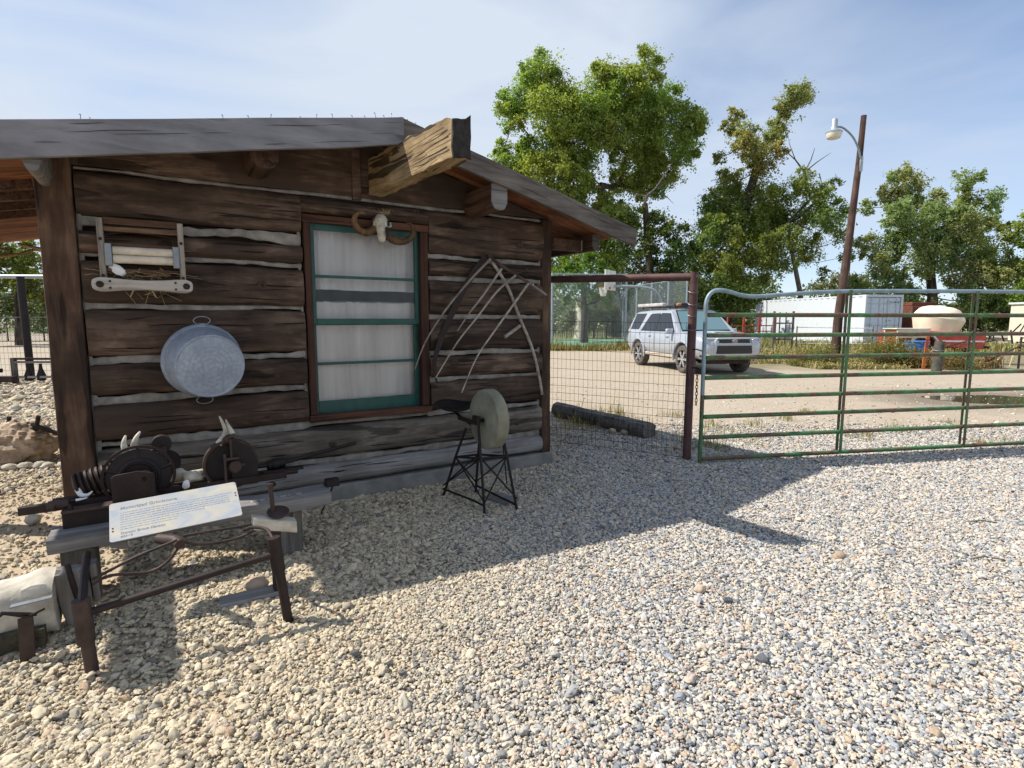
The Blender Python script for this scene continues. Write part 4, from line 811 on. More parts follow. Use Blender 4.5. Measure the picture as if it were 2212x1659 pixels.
# nest and foam
mb = MB()
for k in range(60):
    a = Vector((random.gauss(0, .1), random.uniform(-.11, -.03), random.gauss(.045, .014))); d = Vector((random.gauss(0, .11), random.gauss(0, .02), random.gauss(0, .02))); mb.tube([a, a + d * .5 + Vector((0, 0, .01)), a + d], .0016, 3, cap=False)
for k in range(9):
    x = random.gauss(0, .09); mb.tube([(x, -.06, .0), (x + random.gauss(0, .04), -.08, -.06), (x * 1.5 + random.gauss(0, .07), -.07, -random.uniform(.09, .2))], .0017, 3, cap=False)
for s in (-1, 1): mb.tube([(.01 + .02 * s, -.11, -.03), (.01 + .05 * s, -.12, -.055), (.01 + .075 * s, -.115, -.11)], [.007, .006, .003], 5)
nest = mb.build('straw_nest', M['straw'], loc=Wl(.53, .02, 1.81), rot=(0, 0, WANG), label='untidy straw bird nest stuffed into the clothes wringer', category='nest', kind='thing')
mb = MB(); pr = [(0, -.03), (.03, -.028), (.045, -.005), (.035, .02), (0, .03)]; mb.lathe(pr, 9); mb.v = [(x * 1.3 + .02 * nz(x * 60, z * 60, 1), y * .6, z + .012 * nz(x * 70, y * 40, 4)) for x, y, z in mb.v]
mb.build('foam_chunk', M['foam'], loc=Wl(.405, .10, 1.885), rot=(0, .5, WANG), label='ragged white foam chunk in the left corner of the wringer', category='foam')
# ---- tub
M['zincd2'] = plain('dark_ring_grey', (.13, .15, .18), .7)  # dark grey of the rings on the tub bottom
tub = empty('wash_tub', 'round galvanised wash tub hung bottom outward on the log wall', 'tub', Wl(.875, .085, 1.25), WANG); tub.rotation_euler = (.13, 0, WANG + .15); tub.scale = (.88, .88, .88)
A = RX(R(90))
TD = 1.5
prof = [(.292, .03), (.300, .018), (.307, .008), (.302, 0), (.294, .004), (.290, .022), (.283, .07), (.279, .085), (.281, .09), (.277, .1), (.262, .165), (.258, .178), (.254, .185), (.247, .186)]
MB().lathe([(r, z * TD) for r, z in prof], 56, A).build('tub_wall', M['zinc'], tub, smooth=50)
pb = [(.250, .184), (.246, .189), (.235, .186)]
for r in (.205, .155, .122, .09, .06): pb += [(r + .007, .184), (r + .003, .1795), (r - .003, .1795), (r - .007, .184)]
pb += [(.02, .185), (0, .187)]
tbm = MB().lathe([(r, z * TD) for r, z in pb], 56, A).build('tub_bottom', M['zinc'], tub, smooth=50)
for r in (.158, .125, .092, .062): MB().tube([(r * math.cos(a), -.1835 * TD, r * math.sin(a)) for a in [2 * math.pi * k / 40 for k in range(41)]], .0042, 6, cap=False).build('pressed_ring', M['zincd2'], tbm)
for s in (1, -1):
    pts = [(.062 * math.cos(a), -.02 - (.015 if s < 0 else 0), s * (.335 + .034 * math.sin(a))) for a in [2 * math.pi * k / 20 for k in range(21)]]
    hd = MB().tube(pts, .0045, 6, cap=False).build('handle_ring', M['zincd'], tub); MB().box((0, -.02, s * .303), (.05, .02, .02)).build('ring_lug', M['zincd'], hd, bevel=.003)
# ---- ram skull
sk = empty('ram_skull', 'white ram skull with curling horns hung above the window', 'skull', Wl(2.27, .06, 2.32), WANG); sk.scale = (.95, .95, .95)
secs = [(.115, .030, .035, .00), (.10, .045, .05, .0), (.07, .058, .06, -.01), (.045, .066, .062, -.02), (.02, .058, .06, -.03), (-.01, .046, .052, -.04), (-.05, .040, .045, -.05), (-.09, .036, .036, -.055), (-.12, .026, .025, -.06), (-.135, .010, .012, -.06)]
mb = MB(); n = 16; V = []
for z, a, b_, yo in secs:
    for k in range(n):
        q = 2 * math.pi * k / n; V.append((a * math.cos(q) * (1 - .12 * abs(math.sin(q)) ** 4), yo - .03 + b_ * math.sin(q) + .004 * nz(q * 2, z * 30, 3), z + .004 * nz(q * 3, z * 20, 6)))
mb.v = V; mb.f = [(i * n + k, (i + 1) * n + k, (i + 1) * n + (k + 1) % n, i * n + (k + 1) % n) for i in range(len(secs) - 1) for k in range(n)] + [tuple(range(n)), tuple(reversed(range((len(secs) - 1) * n, len(secs) * n)))]
mb.build('cranium', M['bone'], sk, rot=(0, 0, R(-14)), smooth=60)
for s in (-1, 1):
    MB().lathe([(0, -.012), (.018, -.010), (.024, 0), (.018, .010), (0, .012)], 12, Matrix.Translation((.044 * s - .004, -.082, .036)) @ RZ(s * .8) @ RX(R(90))).build('eye_socket', M['endgrain'], sk)
    MB().tube([(.043 * s, -.05, .05), (.075 * s, -.045, .04), (.078 * s, -.05, .02), (.05 * s, -.06, .01)], [.012, .012, .01, .008], 6).build('cheek_bone', M['bone'], sk)
mb = MB(); mb.tube([(.012, -.118, -.005), (.02, -.128, -.045), (.018, -.128, -.09)], [.010, .018, .010], 8); mb.build('nasal_hole', M['endgrain'], sk)
def horn(s, turns, r0, r1, cx0, cx1, cz0, cz1, y0, y1, a0):
    pts = []; rr = []; m_ = 44
    for i in range(m_):
        f = i / (m_ - 1); a = a0 + turns * 2 * math.pi * f; r = r0 + (r1 - r0) * f
        pts.append((s * (cx0 + (cx1 - cx0) * f + r * math.cos(a)), y0 + (y1 - y0) * f, cz0 + (cz1 - cz0) * f + r * math.sin(a))); rr.append((.036 * (1 - f) ** .7 + .006) * (1 + .09 * math.sin(i * 2.6)))
    MB().tube(pts, rr, 12).build('horn', M['horn'], sk, smooth=50)
horn(-1, .86, .105, .07, .135, .205, .05, .025, .0, -.13, R(165)); horn(1, .80, .12, .085, .14, .235, .02, -.03, .02, -.06, R(170))
mb = MB()
for k in range(26):
    a = Vector((random.gauss(.02, .02), -.04, .12)); mb.tube([a, a + Vector((random.gauss(0, .03), random.gauss(-.01, .01), random.uniform(.0, .05))), a + Vector((random.gauss(0, .04), -.02, random.uniform(-.01, .05)))], .0014, 3, cap=False)
mb.build('wire_tie', M['straw'], sk)
# ---- grain cradle scythe
cr_ = empty('cradle_scythe', 'old grain cradle scythe with four wooden fingers hung on the log wall', 'scythe', WO, WANG)
M['cgrey'] = wood('cradle_wood', (.12, .10, .085), (.30, .265, .225), (.46, .42, .37), gx=4, gy=20, crack=.25)
def z4(x, y): return ((1000 + x / 2.304) / 1.1573, (600 + y / 2.304) / 1.1573)
def cw(pp, out0, out1=None):
    o1 = out0 if out1 is None else out1; m_ = len(pp); return [wp(*z4(*p), out0 + (o1 - out0) * i / max(1, m_ - 1)) for i, p in enumerate(pp)]
def spl(pts, m_=4):
    P_ = [Vector(p) for p in pts]; o = []
    for i in range(len(P_) - 1):
        a, b, c, d = P_[max(i - 1, 0)], P_[i], P_[i + 1], P_[min(i + 2, len(P_) - 1)]
        for k in range(m_):
            t_ = k / m_; o.append(.5 * ((2 * b) + (c - a) * t_ + (2 * a - 5 * b + 4 * c - d) * t_ * t_ + (3 * b - a - 3 * c + d) * t_ ** 3))
    return o + [P_[-1]]
for pp in ([(520, 110), (400, 235), (265, 400), (150, 580), (85, 745)], [(585, 165), (470, 330), (400, 420), (330, 525)], [(665, 205), (560, 295), (440, 450), (330, 590), (205, 795)], [(740, 250), (640, 390), (540, 530), (440, 680), (355, 880)]):
    q = spl(cw(pp, .11, .17), 5); m_ = len(q); MB().tube(q, [.013 * (1 - .62 * i / m_) for i in range(m_)], 7).build('finger', M['cgrey'], cr_)
q = spl(cw([(500, 90), (400, 225), (300, 420), (225, 600), (197, 720), (212, 825)], .05), 6); mb = MB(); m_ = len(q)
for i, p in enumerate(q):
    t_ = (q[min(i + 1, m_ - 1)] - q[max(i - 1, 0)]).normalized(); sd2 = Vector((t_.z, 0, -t_.x)); wd = .028 * (1 - (i / m_) ** 3) + .004
    for a, b in ((-1, .0), (1, .0), (1, -.006), (-1, -.006)): mb.v.append(p + sd2 * a * wd + Vector((0, b, 0)))
mb.f = [(i * 4 + k, i * 4 + (k + 1) % 4, (i + 1) * 4 + (k + 1) % 4, (i + 1) * 4 + k) for i in range(m_ - 1) for k in range(4)]; mb.v = [tuple(v) for v in mb.v]
mb.build('blade', M['iron'], cr_, smooth=50)
MB().tube(spl(cw([(530, 125), (620, 270), (690, 450), (760, 620), (800, 780), (818, 890)], .05, .035), 6), .016, 9).build('snath', M['cgrey'], cr_)
MB().tube(spl(cw([(505, 88), (610, 165), (740, 245)], .07, .10), 4), .016, 8).build('brace', M['log'], cr_); MB().tube(spl(cw([(740, 245), (790, 280), (845, 318)], .10, .12), 4), .013, 8).build('handle', M['wgrey'], cr_)
MB().tube(cw([(605, 558), (690, 495)], .11, .05), .017, 9).build('grip', M['cgrey'], cr_)

# ================================================================ GRINDSTONE ON ITS STAND
gs = empty('pedal_grindstone', 'big round grindstone on black iron stand with tractor seat', 'grindstone', Wl(2.84, .72, 0), WANG)
def gl(lx, out, z): return (lx - 2.84, -(out - .72), z)
prof = [(.03, -.055), (.235, -.055), (.25, -.047), (.252, .03), (.246, .05), (.235, .056), (.03, .056)]
mb = MB(); mb.lathe(prof, 64, Matrix.Translation(gl(2.90, .80, .72)) @ RY(R(-90))); mb.v = [(x + .003 * nz(x * 9, y * 9, z * 9), y * (1 + .006 * nz(y * 14, z * 14, 1)), z + .004 * nz(y * 11, z * 11, 7)) for x, y, z in mb.v]
mb.build('stone_wheel', M['stone'], gs, smooth=40)
feet = {'a': (2.655, .41), 'b': (2.732, 1.02), 'c': (3.01, 1.065), 'd': (2.95, .47)}; tops = {'a': (2.79, .60, .62), 'b': (2.775, .84, .74), 'c': (2.965, .86, .73), 'd': (2.93, .60, .62)}
knee = {k: (feet[k][0] + (tops[k][0] - feet[k][0]) * .55, feet[k][1] + (tops[k][1] - feet[k][1]) * .55, tops[k][2] * .58) for k in feet}
for k in 'abcd': MB().tube([gl(*feet[k], -.01), gl(*knee[k]), gl(*tops[k])], .0115, 7).build('leg', M['ironk'], gs)
for a, b in (('a', 'b'), ('b', 'c'), ('c', 'd'), ('d', 'a')):
    MB().tube([gl(*knee[a]), gl(*knee[b])], .010, 6).build('ring_bar', M['ironk'], gs)
    for p, q in ((knee[a], (*feet[b], .09)), (knee[b], (*feet[a], .09))): MB().tube([gl(*p), gl(*q)], .007, 6).build('cross_brace', M['ironr'] if a == 'c' else M['ironk'], gs)
MB().tube([gl(2.655, .41, .06), gl(2.74, .80, .05), gl(2.76, .95, .045)], .009, 6).build('foot_bar', M['ironk'], gs); MB().tube([gl(2.95, .47, .06), gl(3.0, 1.05, .04)], .009, 6).build('foot_bar', M['ironk'], gs)
MB().tube([gl(2.74, .81, .72), gl(3.01, .81, .72)], .016, 10).build('axle', M['ironk'], gs)
for x in (2.775, 2.985): MB().box(gl(x, .81, .725), (.035, .09, .075)).build('bearing', M['iron'], gs, bevel=.008)
MB().box(gl(2.775, .66, .70), (.022, .34, .035)).build('side_rail', M['iron'], gs, bevel=.004); MB().box(gl(2.975, .66, .70), (.022, .34, .035)).build('side_rail', M['iron'], gs, bevel=.004)
mb = MB(); ns = 14
for j in range(9):
    for i in range(ns):
        u = j / 8; a = -math.pi * .98 + 2 * math.pi * .98 * i / (ns - 1)
        r = .185 * u; x = r * math.cos(a) * .95; y = r * math.sin(a); mb.v.append(gl(2.80 + x, .36 + y - .02, .735 + .075 * u * u * (1 if y < .05 else .55) + .01 * math.sin(a * 3) * u))
mb.f = [(j * ns + i, j * ns + i + 1, (j + 1) * ns + i + 1, (j + 1) * ns + i) for j in range(8) for i in range(ns - 1)]
st = mb.build('seat', M['ironk'], gs, smooth=60); sm_ = st.modifiers.new('th', 'SOLIDIFY'); sm_.thickness = .006
MB().tube([gl(2.80, .36, .73), gl(2.83, .48, .68), gl(2.86, .60, .63)], .016, 7, flat=.5).build('seat_spring', M['ironk'], gs)
MB().tube([gl(2.97, .81, .72), gl(3.02, .80, .66), gl(3.04, .86, .16)], .006, 6).build('pedal_rod', M['ironk'], gs)
MB().box(gl(3.02, .80, .02), (.16, .26, .022), RZ(.3)).build('pedal_board', M['grey'], gs, bevel=.004)

# ================================================================ MOTOR BENCH, SIGN AND OLD IRON
def bl(lx, out, z): return (lx, -out, z)
bench = empty('timber_bench', 'weathered grey timber carrying the rusty motor, letters cut in its top', 'bench', WO, WANG)
m = beam(1.50, .085, .24, 61.7, ns=46, r=.012, amp=.012, rough=.007); m.build('timber', M['grey'], bench, (.035, -1.03, .285), rot=(0, -.010, 0))
def text(body, size, mat, parent, loc, rot, ext=.0008, align='LEFT', sx=1.0, bold=0.0):
    c = bpy.data.curves.new('lettering', 'FONT'); c.body = body; c.size = size; c.extrude = ext; c.align_x = align; c.offset = bold; c.materials.append(mat)
    tmp = bpy.data.objects.new('lettering', c); COL.objects.link(tmp); bpy.context.view_layer.update()
    me = bpy.data.meshes.new_from_object(tmp.evaluated_get(bpy.context.evaluated_depsgraph_get())); bpy.data.objects.remove(tmp); me.name = 'lettering'
    if not me.materials: me.materials.append(mat)
    o = bpy.data.objects.new('lettering', me); COL.objects.link(o); o.parent = parent; o.location = loc; o.rotation_euler = rot; o.scale = (sx, 1, 1); o['kind'] = 'stuff'; return o
text('PEOPLE', .078, M['letter2'] if 'letter2' in M else M['wgx'], bench, bl(1.04, .985, .379), (0, -.010, 0), .006, sx=1.25)
for x, wd in ((.16, .16), (1.26, .18)): MB().box((x, -.90, .135), (wd, .18, .30)).build('support_block', M['greyz'], bench, bevel=.01)
mo = empty('motor_grindstone', 'rusty motorised grindstone machine with flywheel on the timber bench', 'machine', WO, WANG)
MB().box((.40, -.83, .42), (.62, .10, .09)).build('channel_base', M['iron'], mo, bevel=.004)
MB().box((.35, -.86, .475), (.52, .09, .016)).build('base_plate', M['ironr'], mo, bevel=.003)
for y, x0, x1, z in ((-.76, -.11, 1.30, .50), (-.62, .02, 1.40, .485)):
    mb = MB(); mb.box(((x0 + x1) / 2, y, z), (x1 - x0, .045, .008)); mb.box(((x0 + x1) / 2, y - .019, z - .022), (x1 - x0, .007, .036)); mb.build('angle_rail', M['iron'], mo)
MB().box((.07, -.80, .505), (.10, .07, .03)).build('clamp', M['ironr'], mo, bevel=.004)
for x, y in ((.06, -.86), (.13, -.87), (.5, -.87)): MB().lathe([(.014, 0), (.014, .012), (.007, .014), (.007, .03)], 6, Matrix.Translation((x, y, .483))).build('bolt', M['iron'], mo)
# ribbed cylinder (engine) with axis along the wall
prof = [(.02, -.13), (.05, -.13)]
for k in range(8): prof += [(.075, -.12 + k * .028), (.082, -.115 + k * .028), (.082, -.105 + k * .028), (.068, -.100 + k * .028)]
prof += [(.075, .11), (.04, .12)]
MB().lathe(prof, 28, Matrix.Translation((.26, -.66, .585)) @ RY(R(75))).build('ribbed_cylinder', M['iron'], mo, smooth=45)
MB().lathe([(.03, -.09), (.075, -.08), (.085, -.02), (.085, .05), (.06, .09), (.03, .1)], 24, Matrix.Translation((.46, -.60, .60)) @ RX(R(90))).build('crank_case', M['ironk'], mo)
FW = Matrix.Translation((.46, -.77, .60)) @ RX(R(90))
mb = MB(); mb.lathe([(.176, -.012), (.19, -.014), (.192, .016), (.176, .014)], 56, FW, close=True); fl = mb.build('flywheel', M['iron'], mo)
MB().lathe([(.03, .0), (.165, -.01), (.168, .004), (.12, .012), (.105, .03), (.098, .034), (.09, .022), (.05, .02), (.045, .035), (.03, .04), (0, .042)], 44, FW).build('flywheel_face', M['ironk'], fl)
MB().lathe([(.088, .012), (.094, .03), (.088, .036), (.080, .03), (.078, .014)], 40, FW, close=True).build('hub_ring', M['iron'], fl)
for a in range(5):
    q = a * 1.257 + .3; MB().tube([(.46 + .10 * math.cos(q), -.775, .60 + .10 * math.sin(q)), (.46 + .18 * math.cos(q), -.775, .60 + .18 * math.sin(q))], .010, 6).build('spoke', M['iron'], fl)
MB().lathe([(0, 0), (.045, 0), (.048, .012), (.02, .02), (.015, .03), (0, .03)], 24, Matrix.Translation((.488, -.845, .605)) @ RX(R(90))).build('shaft_cap', M['ironr'], mo)
MB().prism([(.325, .48), (.325, .63), (.345, .645), (.46, .655), (.54, .63), (.54, .48)], -.875, -.862).build('guard_plate', M['iron'], mo)
MB().lathe([(.02, -.02), (.085, -.02), (.075, 0), (.085, .02), (.02, .02)], 32, Matrix.Translation((.60, -.62, .63)) @ RX(R(90))).build('belt_pulley', M['ironk'], mo)
MB().lathe([(.04, -.03), (.055, -.03), (.055, .03), (.04, .03)], 20, Matrix.Translation((.585, -.63, .76)) @ RX(R(90))).build('magneto', M['iron'], mo)
MB().box((.585, -.64, .70), (.05, .07, .10)).build('bracket', M['ironr'], mo, bevel=.005); MB().box((.50, -.66, .715), (.22, .03, .012), RY(-.35)).build('lever', M['iron'], mo, bevel=.003)
MB().box((.42, -.72, .70), (.20, .012, .05), RY(-.2)).build('guard_strip', M['iron'], mo)
mb = MB(); mb.lathe([(.15, -.02), (.165, -.02), (.165, .03), (.15, .03)], 48, Matrix.Translation((.965, -.73, .60)) @ RX(R(90)), close=True)
gw = mb.build('wheel_guard_rim', M['ironr'], mo); MB().lathe([(0, .0), (.152, .0), (.152, .008), (0, .008)], 48, Matrix.Translation((.965, -.72, .60)) @ RX(R(90))).build('wheel_disc', M['ironk'], gw)
MB().prism([(.965, .45), (1.12, .45), (1.125, .60), (1.09, .70), (1.0, .755), (.965, .755)], -.765, -.752).build('guard_housing', M['ironk'], mo)
MB().box((.925, -.80, .57), (.016, .016, .22)).build('feed_arm', M['ironr'], mo, bevel=.003); MB().box((.965, -.80, .645), (.09, .016, .016)).build('feed_arm', M['ironr'], mo, bevel=.003); MB().box((.965, -.80, .71), (.014, .014, .13)).build('feed_arm', M['ironr'], mo, bevel=.003)
mb = MB(); mb.lathe([(.02, -.02), (.04, -.015), (.04, .02), (.03, .03), (.012, .03)], 20, Matrix.Translation((.985, -.80, .59)) @ RX(R(90))); mb.tube([(.985, -.81, .59), (1.04, -.81, .60)], .010, 7); mb.build('feed_wheel', M['ironr'], mo)
mb = MB(); mb.lathe([(.026, -.05), (.03, -.045), (.03, .02), (.02, .025), (.016, .06), (.014, .08)], 16, Matrix.Translation((.955, -.75, .765)) @ RX(R(60)) @ RY(.4)); mb.build('grease_cup', M['ironr'], mo)
MB().tube([(1.10, -.62, .525), (1.30, -.60, .525), (1.85, -.56, .60)], .015, 8).build('drive_shaft', M['ironk'], mo)
MB().lathe([(.025, -.06), (.034, -.05), (.034, -.02), (.044, -.018), (.044, .018), (.034, .02), (.034, .06), (.025, .065)], 14, Matrix.Translation((1.26, -.60, .522)) @ RY(R(84))).build('coupling', M['ironk'], mo)
MB().box((1.28, -.70, .49), (.22, .05, .02)).build('tail_rail', M['ironr'], mo, bevel=.003); MB().box((1.37, -.70, .502), (.11, .06, .018)).build('tail_clamp', M['ironk'], mo, bevel=.003)
# bones and horn tips set on the machine
def tine(name, label, pts, rr, mat='bone', n=9): return MB().tube(spl(pts, 4), [rr * (1 - .8 * (i / (len(pts) * 4 - 4)) ** 1.6) for i in range((len(pts) - 1) * 4 + 1)], n).build(name, M[mat], loc=WO, rot=(0, 0, WANG), label=label, category='bone', smooth=60)
tine('horn_core', 'left of two upright pale horn tips inside the flywheel', [bl(.44, .70, .70), bl(.40, .70, .75), bl(.392, .70, .80), bl(.405, .69, .845)], .024)
tine('horn_core', 'right of two upright pale horn tips inside the flywheel', [bl(.455, .70, .71), bl(.445, .70, .77), bl(.455, .70, .82), bl(.48, .69, .86)], .025)
mb = MB(); mb.lathe([(0, -.03), (.04, -.02), (.05, .01), (.03, .04), (0, .05)], 12); mb.v = [(x * 1.1 + .006 * nz(x * 50, y * 50, z * 50), y * .7, z + .006 * nz(x * 60, z * 60, 4)) for x, y, z in mb.v]
mb.build('skull_piece', M['bone'], loc=Wl(.447, .705, .70), rot=(0, .3, WANG), label='pale skull piece joining the two horn tips in the flywheel', category='bone')
tine('jaw_bone', 'tall left prong of split bone standing over the grinding wheel', [bl(.90, .72, .735), bl(.935, .72, .78), bl(.945, .72, .83), bl(.915, .72, .92)], .024)
tine('jaw_bone', 'short right prong of split bone standing over the grinding wheel', [bl(.985, .72, .79), bl(.975, .72, .82), bl(.965, .72, .85), bl(.95, .72, .895)], .02)
def lump_(v, seed): return 1 + .30 * nz(v[0] * 1.1 + seed, v[1] * 1.1, v[2] * 1.1) + .20 * abs(nz(v[0] * 2.6 + seed, v[1] * 2.6, v[2] * 2.6)) + .10 * nz(v[0] * 7, v[1] * 7 + seed, v[2] * 7)
def lump(name, label, loc, s, mat, seed, cat, rot=0, parent=None, sub=14):
    mb = MB(); pr = [(math.sin(math.pi * k / sub), -math.cos(math.pi * k / sub)) for k in range(sub + 1)]; pr[0] = (0, -1); pr[-1] = (0, 1)
    mb.lathe(pr, sub * 2)
    mb.v = [tuple(Vector(v) * lump_(v, seed)) for v in mb.v]
    mb.v = [(x * s[0], y * s[1], z * s[2]) for x, y, z in mb.v]
    tg = dict(label=label, category=cat) if parent is None else {}
    return mb.build(name, M[mat], parent, loc, (0, 0, rot), smooth=50, **tg)
tine('leg_bone', 'long pale bone lying behind the flywheel toward the grinding wheel', [bl(.66, .62, .53), bl(.76, .64, .545), bl(.86, .66, .56), bl(.92, .68, .57)], .022)
lump('vertebra', 'knobbly brownish vertebra on the rails between the two wheels', Wl(.745, .70, .535), (.055, .03, .035), 'bone', 3, 'bone', .4); lump('vertebra', 'rounded pale vertebra beside the flywheel rim', Wl(.675, .64, .545), (.045, .03, .04), 'bone', 9, 'bone')
lump('tooth_bone', 'small white triangular bone at the front of the rails', Wl(.70, .80, .515), (.022, .016, .028), 'foam', 15, 'bone'); tine('jaw_piece', 'white forked jaw piece at the left end of the ribbed cylinder', [bl(.155, .72, .555), bl(.17, .74, .525), bl(.20, .75, .52), bl(.225, .75, .54)], .017, 'foam')
tine('finger_bone', 'tiny white bone on the rail under the jaw piece', [bl(.15, .80, .512), bl(.18, .80, .514), bl(.205, .80, .518)], .008, 'foam')
# ---- interpretive sign
sg = empty('info_sign', 'pale tilted information panel about the grindstone before the bench', 'sign', Wl(.642, 1.262, .50), 0); sg.rotation_euler = (R(30), R(-2.6), WANG)
t = NT('glossy_sign_panel'); v = t.coord((1.2, 2.2, 1)); t.set(Base_Color=t.ramp(t.noise(v, 5, 7, .6, .8), [(.38, (.35, .38, .43)), (.52, (.44, .435, .41)), (.66, (.53, .475, .36))]), Roughness=.28); M['panel'] = t.m
pol = []
for cx_, cy_, a0 in ((.295, .122, 0), (-.295, .122, 90), (-.295, -.122, 180), (.295, -.122, 270)):
    for k in range(5): a = R(a0 + 22.5 * k); pol.append((cx_ + .014 * math.cos(a), cy_ + .014 * math.sin(a)))
mb = MB(); n = len(pol); mb.v = [(x, y, 0) for x, y in pol] + [(x, y, -.005) for x, y in pol]; mb.f = [tuple(range(n)), tuple(reversed(range(n, 2 * n)))] + [(i + n, (i + 1) % n + n, (i + 1) % n, i) for i in range(n)]; mb.build('panel', M['panel'], sg, bevel=.001)
M['ink'] = plain('faded_sign_ink', (.24, .25, .26), .6, var=.2, bump=0); M['ink2'] = plain('pale_sign_ink', (.36, .375, .39), .6, var=.2, bump=0)
text('Motorized Grindstone', .029, M['ink'], sg, (-.262, .080, .0008), (0, 0, 0), .0003, sx=1.0, bold=.0004); text('Donor: Brock Hanson', .022, M['ink'], sg, (-.262, -.095, .0008), (0, 0, 0), .0003, bold=.0003); text('#23-18', .018, M['ink'], sg, (-.262, -.117, .0008), (0, 0, 0), .0003)
mb = MB(); yy = .056
for ln in range(8):
    x = -.262; end = .25 if ln < 5 else (.12 if ln == 5 else -.02)
    while x < end:
        wd = random.uniform(.008, .03); mb.box((x + wd / 2, yy, .0008), (wd, .006, .0006)); x += wd + .005
    yy -= .0165
mb.build('faded_print', M['ink2'], sg, smooth=0, kind='stuff')
for x, y in ((-.295, -.045), (-.295, -.065), (.295, .045), (.295, .025)): MB().lathe([(.0045, 0), (.004, .002)], 8, Matrix.Translation((x, y, .0003))).build('rivet', M['iron'], sg)
# ---- pipe stand under the sign
ps = empty('pipe_stand', 'rusty two legged pipe stand in front of the bench', 'stand', WO, WANG)
MB().tube([bl(.275, 1.84, -.03), bl(.262, 1.83, .20)], .026, 14).build('leg', M['ironr'], ps); MB().tube([bl(.262, 1.83, .14), bl(.256, 1.83, .335)], .035, 16).build('leg_sleeve', M['ironr'], ps)
MB().tube([bl(1.095, 1.84, -.03), bl(1.055, 1.82, .36)], .024, 14).build('leg', M['iron'], ps); MB().tube([bl(1.062, 1.82, .26), bl(1.045, 1.81, .44)], .033, 14).build('leg_sleeve', M['iron'], ps)
MB().tube([bl(.27, 1.83, .27), bl(1.06, 1.82, .355)], .0165, 12).build('cross_pipe', M['iron'], ps)
MB().tube([bl(.26, 1.83, .32), bl(.25, 1.60, .36), bl(.24, 1.35, .37)], .018, 10).build('arm', M['iron'], ps)
MB().tube(spl([bl(1.045, 1.80, .43), bl(1.03, 1.7, .45), bl(.98, 1.6, .44), bl(.95, 1.5, .40)], 4), .010, 8).build('bracket_hook', M['iron'], ps)
MB().tube([bl(.55, 1.40, .40), bl(.62, 1.55, .43), bl(.64, 1.60, .42)], .026, 12).build('socket', M['ironr'], ps)
for i, pp in enumerate(([(200, 1252), (290, 1205), (370, 1172), (382, 1166)], [(200, 1262), (240, 1243), (320, 1236), (360, 1215), (388, 1180)], [(388, 1166), (420, 1175), (470, 1172), (520, 1160), (560, 1140)], [(395, 1158), (470, 1145), (560, 1132)])):
    q = [wp(x, y, 1.62 - .05 * i) for x, y in pp]; MB().tube(spl(q, 5), .0075, 7).build('bent_rod', M['ironr'], ps)
# ---- stump, limestone block, iron bracket, loose pieces
stp = empty('wooden_stump', 'split grey wooden stump propping the left end of the bench', 'stump', Wl(.17, 1.28, 0), WANG)
m = beam(.285, .12, .13, 71.3, ns=14, amp=.02, rough=.012, r=.02); m.v = [(c - .04 - .05 * (a / .4), b - .07, a) for a, b, c in m.v]; m.f = [tuple(reversed(f)) for f in m.f]; m.build('stump_wood', M['greyz'], stp)
MB().box((.085, .03, .19), (.03, .09, .20), RY(-.05)).build('split_plank', M['greyz'], stp, bevel=.004); MB().tube([(-.01, -.09, .34), (.0, -.09, .27), (.02, -.085, .14)], .013, 9).build('iron_bolt', M['iron'], stp)
M['moss_shade'] = plain('dark_moss_shade', (.045, .038, .022), .95, var=.7, scale=22, bump=1.)
blk = empty('limestone_block', 'pale broken limestone block at the bottom left corner', 'stone', Wl(.0, 1.36, 0), WANG)
m = beam(.34, .25, .26, 83.1, ns=40, amp=.06, rough=.055, r=.035, bow=.02); m.v = [(x - .24 + .02 * nz(y * 9, z * 9, 3), y - .14 + .05 * (z / .25), z * (1 - .28 * max(0, .1 - x) * 4)) for x, y, z in m.v]; m.v = [(x, y + (.07 + .03 * nz(x * 14, z * 14, 2)) * max(0, 1 - z / .16) * (1 if y < 0 else 0), z) for x, y, z in m.v]; m.build('block', M['lime'], blk)
mm2 = beam(.27, .13, .05, 87.3, ns=26, amp=.03, rough=.03, r=.012); mm2.v = [(x - .20, y - .135, z - .005) for x, y, z in mm2.v]; mm2.build('moss_and_shade', M['moss_shade'], blk)  # dark slab: moss, with the shade of the undercut put into its colour
MB().box((.02, -.22, .095), (.055, .012, .22), RY(.03)).build('iron_strap', M['ironr'], blk, bevel=.003)
MB().box((.04, -.16, .25), (.15, .035, .005), RY(-.05)).build('steel_strip', M['zincd'], blk); mb = MB(); mb.tube([(-.14, -.2, .18), (-.05, -.21, .24), (.03, -.22, .205), (.09, -.2, .22)], .006, 6); mb.tube([(-.06, -.21, .245), (.0, -.22, .23), (.06, -.2, .20)], .008, 6); mb.build('wire_scrap', M['iron'], blk)
pc = empty('weathered_knob', 'pale weathered wood chunk on the right end of the pipe stand', 'wood', Wl(1.10, 1.50, .43), WANG)
m = beam(.22, .075, .09, 91.7, ns=16, amp=.02, rough=.015, r=.02); m.v = [(x - .11, y - .045, z - .04 - .25 * x) for x, y, z in m.v]; m.build('chunk', M['lime'], pc)
MB().tube([(0, 0, -.02), (-.012, 0, .20)], .0125, 9).build('bolt_shaft', M['ironr'], pc); MB().lathe([(.018, 0), (.018, .014), (.01, .016)], 6, Matrix.Translation((-.012, 0, .195))).build('bolt_head', M['ironr'], pc)
MB().lathe([(.014, 0), (.05, -.004), (.06, .01), (.05, .014), (.014, .012)], 18, Matrix.Translation((.02, -.01, .035)) @ RX(.3)).build('washer', M['ironr'], pc)
MB().box((0, -.02, -.24), (.05, .05, .40)).build('prop', M['iron'], pc)
